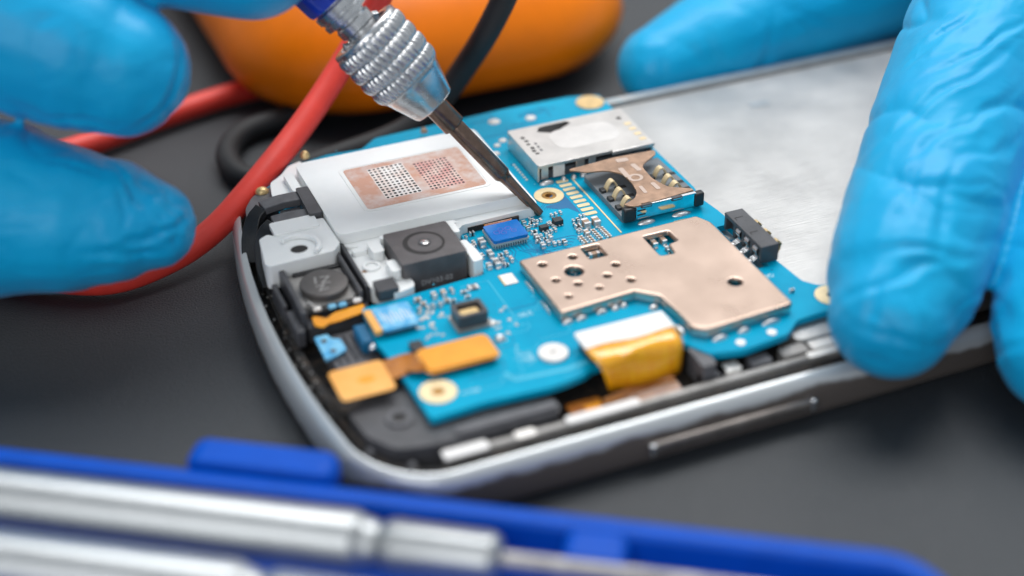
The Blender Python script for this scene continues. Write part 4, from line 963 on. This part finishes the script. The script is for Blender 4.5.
hand('gloved_hand', 'blue gloved hand with two curled fingertips in front of the red lead, holding the screwdriver', [
  [((1.9000, 15.4900, 1.5750),.54),((1.4620, 15.7000, 1.6180),.74),((1.0010, 15.9130, 1.6520),.87),((0.4010, 16.2310, 1.7540),1.02),((-0.4270, 16.5910, 1.7830),1.06),((-2.2650, 17.4600, 1.9470),1.0),((-4.3040, 18.9920, 2.9140),1.25)],
  [((1.9330, 15.9460, 3.3040),.76),((1.5240, 16.2360, 3.4730),.92),((0.9380, 16.6640, 3.7340),.98),((0.2360, 17.2340, 4.1250),1.0),((-1.4960, 18.4270, 4.4370),1.05),((-4.2030, 19.2230, 3.2890),1.25)],
  [((3.5810, 16.3170, 4.2070),.74),((2.8520, 16.7280, 4.3640),.80),((1.7830, 17.3900, 4.8560),.86),((0.7540, 18.2440, 5.6340),.92),((-1.2530, 19.2570, 5.7210),1.05),((-4.0880, 19.7160, 4.3960),1.3)],
  [((3.7340, 18.4780, 4.4060),.72),((3.0170, 19.1060, 4.8690),.82),((1.7240, 19.8260, 5.6740),.95),((0.0720, 20.0740, 5.8030),1.1),((-3.2620, 19.9920, 4.5250),1.4),((-6.5940, 20.3510, 3.1390),1.8)],
  [((-0.8610, 16.1860, 0.4400),.60),((-1.5820, 16.5430, 0.5250),.72),((-2.9410, 17.3100, 0.9990),.88),((-4.7420, 18.8890, 2.1640),1.3),((-7.3790, 20.2650, 2.5770),1.9)],
 ], [
  ((1.8270, 15.0950, 2.2460),(0.0941, -0.6084, -0.7880),.35,.05,.030),((2.0020, 14.9050, 1.9920),(0.4021, -0.6387, -0.6560),.30,.045,.030),((2.1350, 14.9940, 2.1010),(0.7738, -0.5470, -0.3193),.25,.04,.025),((1.8040, 14.8370, 1.6960),(0.9493, -0.2501, 0.1903),.40,.05,.03),
  ((1.6310, 14.9850, 2.1640),(-0.0839, -0.5613, -0.8234),.30,.05,.02),((1.4610, 14.8680, 1.5460),(0.8197, -0.5155, -0.2498),.35,.05,.03),((1.9230, 14.8060, 1.8120),(0.8959, -0.4341, -0.0941),.2,.03,.02),
  ((2.4360, 15.3960, 3.3650),(-0.3576, -0.4470, -0.8199),.45,.05,.030),((2.2310, 15.2230, 3.0110),(-0.7120, -0.1967, -0.6740),.35,.05,.03),((1.2490, 15.4400, 2.9360),(0.8610, -0.4778, -0.1742),.3,.06,.03)],
  axis=(0.8959, -0.4341, -0.0941), folds=[((2.0230, 14.9890, 1.8510),.55,.05,2.6,.5),((1.8640, 15.0360, 1.8260),.9,.03,1.6,.6),((2.2660, 15.2400, 3.2340),.7,.04,1.8,.5),((0.9890, 16.1250, 2.6580),.9,.045,1.5,.5),((0.5690, 15.5490, 1.9850),1.6,.018,.9,.6),((1.3170, 15.6270, 3.7730),1.6,.02,.9,.6)],
  seed=2.0, wr=0.022)
hand('gloved_hand', 'blue gloved hand gripping the far end of the phone between thumb and fingers', [
  [((8.9770, 11.1570, 1.1000),.70),((9.3730, 11.5450, 1.2500),.86),((10.0820, 12.2390, 1.5000),.93),((10.8580, 13.0380, 1.9000),.94),((11.9300, 14.0120, 2.3000),.98),((13.0670, 14.9410, 2.8000),1.05),((15.9170, 17.6330, 3.3000),1.2),((21.8290, 21.4420, 4.0000),1.6)],
  [((10.4280, 10.1980, 0.8000),.62),((10.7270, 10.5450, 0.9500),.74),((11.2620, 11.0590, 1.1500),.82),((12.2850, 11.9480, 1.6000),.88),((13.9320, 13.3480, 2.2000),.95),((17.0080, 16.0670, 2.9000),1.1),((21.4290, 19.5830, 3.8000),1.6)],
  [((11.4520, 9.2000, 0.8500),.62),((12.4700, 10.1230, 1.0000),.78),((13.6540, 11.3440, 1.6000),.88),((15.9070, 13.2900, 2.4000),1.0),((21.0260, 17.5940, 3.4000),1.5)],
  [((12.1590, 8.1710, 0.8500),.55),((13.3160, 9.1320, 1.0000),.68),((15.0180, 10.7420, 1.6000),.8),((17.9060, 13.0840, 2.4000),.95),((21.6360, 15.8470, 3.2000),1.5)],
  [((9.9270, 18.4950, 0.6400),.62),((10.8310, 18.6400, 0.7600),.80),((12.3120, 18.7830, 0.9500),.92),((13.9620, 18.8760, 1.1500),.98),((16.0540, 19.2540, 1.5000),1.0),((20.0880, 21.0190, 2.6000),1.4),((25.0920, 22.4170, 4.0000),1.9)],
  [((20.2510, 19.0440, 3.9000),1.6),((20.7900, 16.2090, 3.8000),1.8),((30.7200, 23.2290, 5.0000),2.3)],
 ], [
  ((8.8680, 10.8520, 2.0000),(0.9428, -0.3218, 0.0875),.55,.07,.045),((9.1470, 11.0220, 2.0000),(0.9104, -0.4103, -0.0530),.5,.06,.035),((8.7830, 10.1090, 1.7500),(0.2130, -0.6283, -0.7483),.25,.07,.045),((8.4590, 10.9160, 1.6000),(-0.4790, -0.3776, -0.7925),.3,.07,.03),((8.5560, 10.3650, 1.3000),(0.8610, -0.4778, -0.1742),.4,.06,.03),
  ((10.3550, 12.6480, 3.2000),(0.9161, -0.0919, 0.3903),.7,.07,.05),((10.1260, 12.0360, 3.1000),(0.9447, -0.1952, 0.2636),.7,.07,.05),((11.1040, 12.9880, 3.4000),(0.9251, -0.1166, 0.3613),.7,.06,.045),((10.2920, 11.5450, 3.0000),(0.9404, -0.3326, 0.0712),.5,.07,.04),((10.8310, 13.6010, 3.2000),(0.8352, 0.0546, 0.5472),.5,.06,.04),
  ((9.9520, 11.3790, 2.8000),(0.8794, -0.4566, -0.1346),.5,.06,.035),((9.1650, 11.6110, 2.5000),(-0.4404, -0.4011, -0.8032),.6,.08,.03),((9.5590, 11.1710, 2.4000),(-0.4790, -0.3776, -0.7925),.5,.08,.03),((10.9900, 13.6540, 3.3000),(0.9396, -0.1684, 0.2979),.4,.05,.04),
  ((9.4990, 10.0300, 1.5000),(0.9227, -0.3853, -0.0115),.5,.06,.03),((11.4600, 17.1760, 1.4000),(-0.0379, -0.5754, -0.8170),.5,.08,.04),((10.4300, 17.3300, 1.3000),(0.2833, -0.6354, -0.7184),.4,.08,.03)],
  axis=(0.5011, 0.3634, 0.7854), folds=[((11.1050, 13.3560, 3.0000),1.6,.10,.95,.22),((10.4170, 11.6570, 2.8000),1.3,.08,.9,.25),((9.6820, 11.7630, 2.3000),1.3,.05,.9,.4),((8.4540, 10.4370, 1.9000),.9,.05,1.0,.45),((8.4190, 10.2750, 1.4000),.6,.045,1.5,.5),((11.2970, 17.1920, 1.5000),1.4,.05,1.2,.4),((9.6160, 17.5700, 1.2000),.8,.04,1.5,.5),((10.1350, 10.0220, 1.7000),1.4,.05,1.2,.4)],
  seed=9.0, wr=0.03)


# ------------------------------------------------------------------ multimeter and its leads
MM = thing('multimeter', 'orange rubber cased multimeter blurred behind the phone', 'multimeter', (7.1, 20.5, 0))
def meter_body():
    bm = bmesh.new()
    bmx = 4.08, 10.45
    rings = []
    for ins, z in ((0.55, 0.2), (0.22, 0.28), (0.06, 0.50), (0.0, 0.75), (0.05, 1.0), (0.16, 1.25), (0.36, 1.5), (0.62, 1.72), (0.95, 1.92), (1.3, 2.05), (1.7, 2.1)):
        rings.append([bm.verts.new((x, y, z)) for x, y in rrect(4.08 + ins, 19.2 + ins, 10.45 - ins, 19.2 + 15 - ins, 2.0 - ins * 0.7, 8)])
    for a, b in zip(rings, rings[1:]):
        for i in range(len(a)): bm.faces.new((a[i], a[(i + 1) % len(a)], b[(i + 1) % len(a)], b[i]))
    bm.faces.new(rings[-1]); bm.faces.new(list(reversed(rings[0])))
    return to_mesh(bm, 'holster')
link('holster', meter_body(), M['orange'], MM, smooth=60)
plate('meter_face', rrect(4.08 + 1.8, 19.2 + 1.9, 10.45 - 1.8, 19.2 + 13.2, 0.6), 2.05, 2.2, M['dgrey'], MM, bevel=0.05)
plate('base_foot', rrect(4.08 + 0.8, 19.2 + 0.8, 10.45 - 0.8, 19.2 + 14, 0.8), 0.0, 0.26, M['black'], MM)

def lead(name, label, pts, r, m):
    bm = bmesh.new(); sweep_into(bm, spline(pts, 10), r, n=20)
    o = link(name, to_mesh(bm, name), m, smooth=60); o['label'] = label; o['category'] = 'cable'; return o
lead('red_test_lead', 'thick red test lead curving past the corner of the phone', [(4.9500, 21.1080, 0.2000), (4.0760, 21.0210, 0.2000), (2.9570, 20.7100, 0.2000), (1.9530, 20.3560, 0.2000), (0.5830, 19.9290, 0.2000), (-0.3120, 18.8910, 0.2000), (-0.1620, 17.9570, 0.2000), (0.7000, 17.1060, 0.2000), (1.4560, 16.6770, 0.2000), (2.1820, 16.7430, 0.2500), (2.8180, 16.9470, 0.4000), (3.4550, 17.2790, 0.7000), (4.3360, 17.9060, 1.1000), (5.0800, 18.4060, 1.6000), (5.6530, 18.6600, 2.2000), (6.0370, 18.4970, 3.0000), (5.9550, 17.3700, 4.0000)], 0.17, M['redwire'])
lead('black_test_lead', 'black test lead hanging in front of the orange multimeter', [(7.3930, 17.3340, 3.4000), (7.2420, 17.7240, 2.6000), (7.0180, 17.9010, 2.0000), (6.8580, 18.2720, 1.4000), (6.4990, 18.4730, 0.8000), (5.9040, 18.5230, 0.4000), (4.8750, 18.5540, 0.2000), (3.8680, 18.4270, 0.1800), (3.5830, 18.7330, 0.1800), (3.6220, 19.3370, 0.1800), (3.9790, 19.8270, 0.1800), (4.6240, 20.0130, 0.1800), (5.5450, 20.2320, 0.1800)], 0.17, M['blackwire'])

# ------------------------------------------------------------------ blue tool tray with two silver screwdrivers
TA = -0.57876; TO = Vector((2.6920, 11.3100, 0))
RT = Matrix.Translation((TO.x, TO.y, 0)) @ Matrix.Rotation(TA, 4, 'Z')
def tw(x, y, z): return tuple(RT @ Vector((x, y, z)))
TR = thing('tool_tray', 'open blue plastic tool tray in front of the phone', 'tool tray', tw(0, -2, 0))
def tray_shell():
    bm = bmesh.new(); L0, L1, W, HT = -9.0, 5.956, 4.6, 0.80
    prof = [(0.10, 0.0), (0.02, 0.12), (0.0, HT - 0.12), (0.02, HT - 0.04), (0.06, HT), (0.20, HT), (0.245, HT - 0.03), (0.26, HT - 0.10), (0.30, 0.22), (0.36, 0.16)]
    rings = []
    for ins, z in prof: rings.append([bm.verts.new(tw(x, y, z)) for x, y in rrect(L0 + ins, -W + ins, L1 - ins, -ins, 0.75 - ins, 8)])
    for a, b in zip(rings, rings[1:]):
        for i in range(len(a)): bm.faces.new((a[i], a[(i + 1) % len(a)], b[(i + 1) % len(a)], b[i]))
    bm.faces.new(list(reversed(rings[0]))); bm.faces.new(rings[-1])
    return to_mesh(bm, 'tray_shell')
link('tray_shell', tray_shell(), M['traypl'], TR, smooth=50)
def tbox(name, x0, x1, y0, y1, z0, z1, m=None, bevel=0.05):
    bm = bmesh.new(); plate_into(bm, [tw(x, y, 0)[:2] for x, y in rect(x0, y0, x1, y1)], z0, z1)
    return link(name, to_mesh(bm, name), m or M['traypl'], TR, bevel, 4)
tbox('tray_latch', -1.50, 0.02, 0.002, 0.40, 0.50, 0.86, bevel=0.12)
tbox('shaft_rest', 2.35, 2.95, -0.66, -0.18, 0.17, 0.80 - 0.015, bevel=0.10)
tbox('shaft_rest', 2.35 - 0.55, 2.35 - 0.1, -4.2, -1.0, 0.17, 0.80 - 0.40, bevel=0.08)
def tool(name, label, x_end, y, z, r, shaft=True):
    t = thing(name, label, 'screwdriver', tw(x_end, y, z), 'silver screwdrivers lying in the tray')
    org = Vector(tw(x_end, y, z)); ax = (RT.to_3x3() @ Vector((-1, 0, 0)))
    def octo(tt, a):   # flattened sides
        k = PI / 4; b = (a + 0.2) % k - k / 2
        return r * (math.cos(k / 2) / math.cos(b) - 1) * 1.0 if 1.6 < tt < 9 else 0.0
    lathe('handle', [(1.13, r * 0.55), (1.15, r * 0.72), (1.20, r * 0.78), (1.26, r * 0.80), (1.36, r * 0.98), (1.42, r), (9.0, r), (9.1, r * 0.8)], org, ax, M['alu'], t, 64, octo, smooth=20)
    lathe('collar', [(0.0, r * 0.40), (0.03, r * 0.66), (0.10, r * 0.80), (0.16, r * 0.82), (1.00, r * 0.86), (1.08, r * 0.76), (1.14, r * 0.62), (1.16, r * 0.5)], org, ax, M['alu'], t, 48, lambda tt, a: -0.015 * (abs(math.sin(3 * a))) if 0.1 < tt < 1.0 else 0)
    lathe('shaft', [(-4.2, 0.04), (-4.15, 0.07), (0.05, 0.075)], org, ax, M['rail'], t, 24)
    return t

tool('precision_screwdriver', 'thick silver screwdriver lying in the tray on the phone side, its whole collar in view', 1.86, -0.86, 0.90, 0.285)
tool('precision_screwdriver', 'silver screwdriver in the tray farther from the phone, mostly cut off by the lower edge', 1.0, -1.66, 0.88, 0.29)


# ------------------------------------------------------------------ light: a studio with large soft boxes
W = bpy.data.worlds.new('World'); S.world = W; W.use_nodes = True
nt = W.node_tree; bg = nt.nodes['Background']; bg.inputs['Color'].default_value = (0.86, 0.93, 1.0, 1); bg.inputs['Strength'].default_value = 0.44
def softbox(name, loc, aim, sx, sy, L, col=(1, 1, 1)):
    l = bpy.data.lights.new(name, 'AREA'); l.shape = 'RECTANGLE'; l.size = sx; l.size_y = sy; l.energy = L * PI * sx * sy; l.color = col
    o = bpy.data.objects.new(name, l); COL.objects.link(o); o.location = loc
    d = Vector(aim) - Vector(loc); o.rotation_euler = d.to_track_quat('-Z', 'Y').to_euler(); return o

softbox('overhead_softbox', (15, 32, 46), (7, 15, 0), 44, 22, 7.6)
softbox('back_softbox', (40, 62, 33), (7, 14, 0), 44, 26, 0.72)
softbox('window_softbox', (36.5, 30.5, 36), (9, 10, 0), 22, 24, 2.0, (1.0, 0.98, 0.96))
softbox('fill_softbox', (-22, -18, 26), (4, 15, 1), 34, 28, 2.7)


# ------------------------------------------------------------------ camera
cam = bpy.data.cameras.new('camera'); co = bpy.data.objects.new('camera', cam); COL.objects.link(co); S.camera = co
cam.sensor_width = 36; cam.lens = 54.7964; cam.clip_start = 0.5; cam.clip_end = 1000
co.matrix_world = Matrix(((0.922729, 0.223232, -0.314228, 0.000000), (-0.385277, 0.509776, -0.769214, 0.000000), (-0.011527, 0.830841, 0.556391, 10.720000), (0, 0, 0, 1)))
cam.dof.use_dof = True; cam.dof.focus_distance = 19.200; cam.dof.aperture_fstop = 54.7964 * 0.001 / 0.6; cam.dof.aperture_blades = 0
S.view_settings.view_transform = 'Standard'; S.view_settings.look = 'None'; S.view_settings.exposure = 0.0; S.view_settings.gamma = 1.0
S.cycles.use_denoising = True
S.cycles.max_bounces = 8
S.render.resolution_x = 1024; S.render.resolution_y = 576
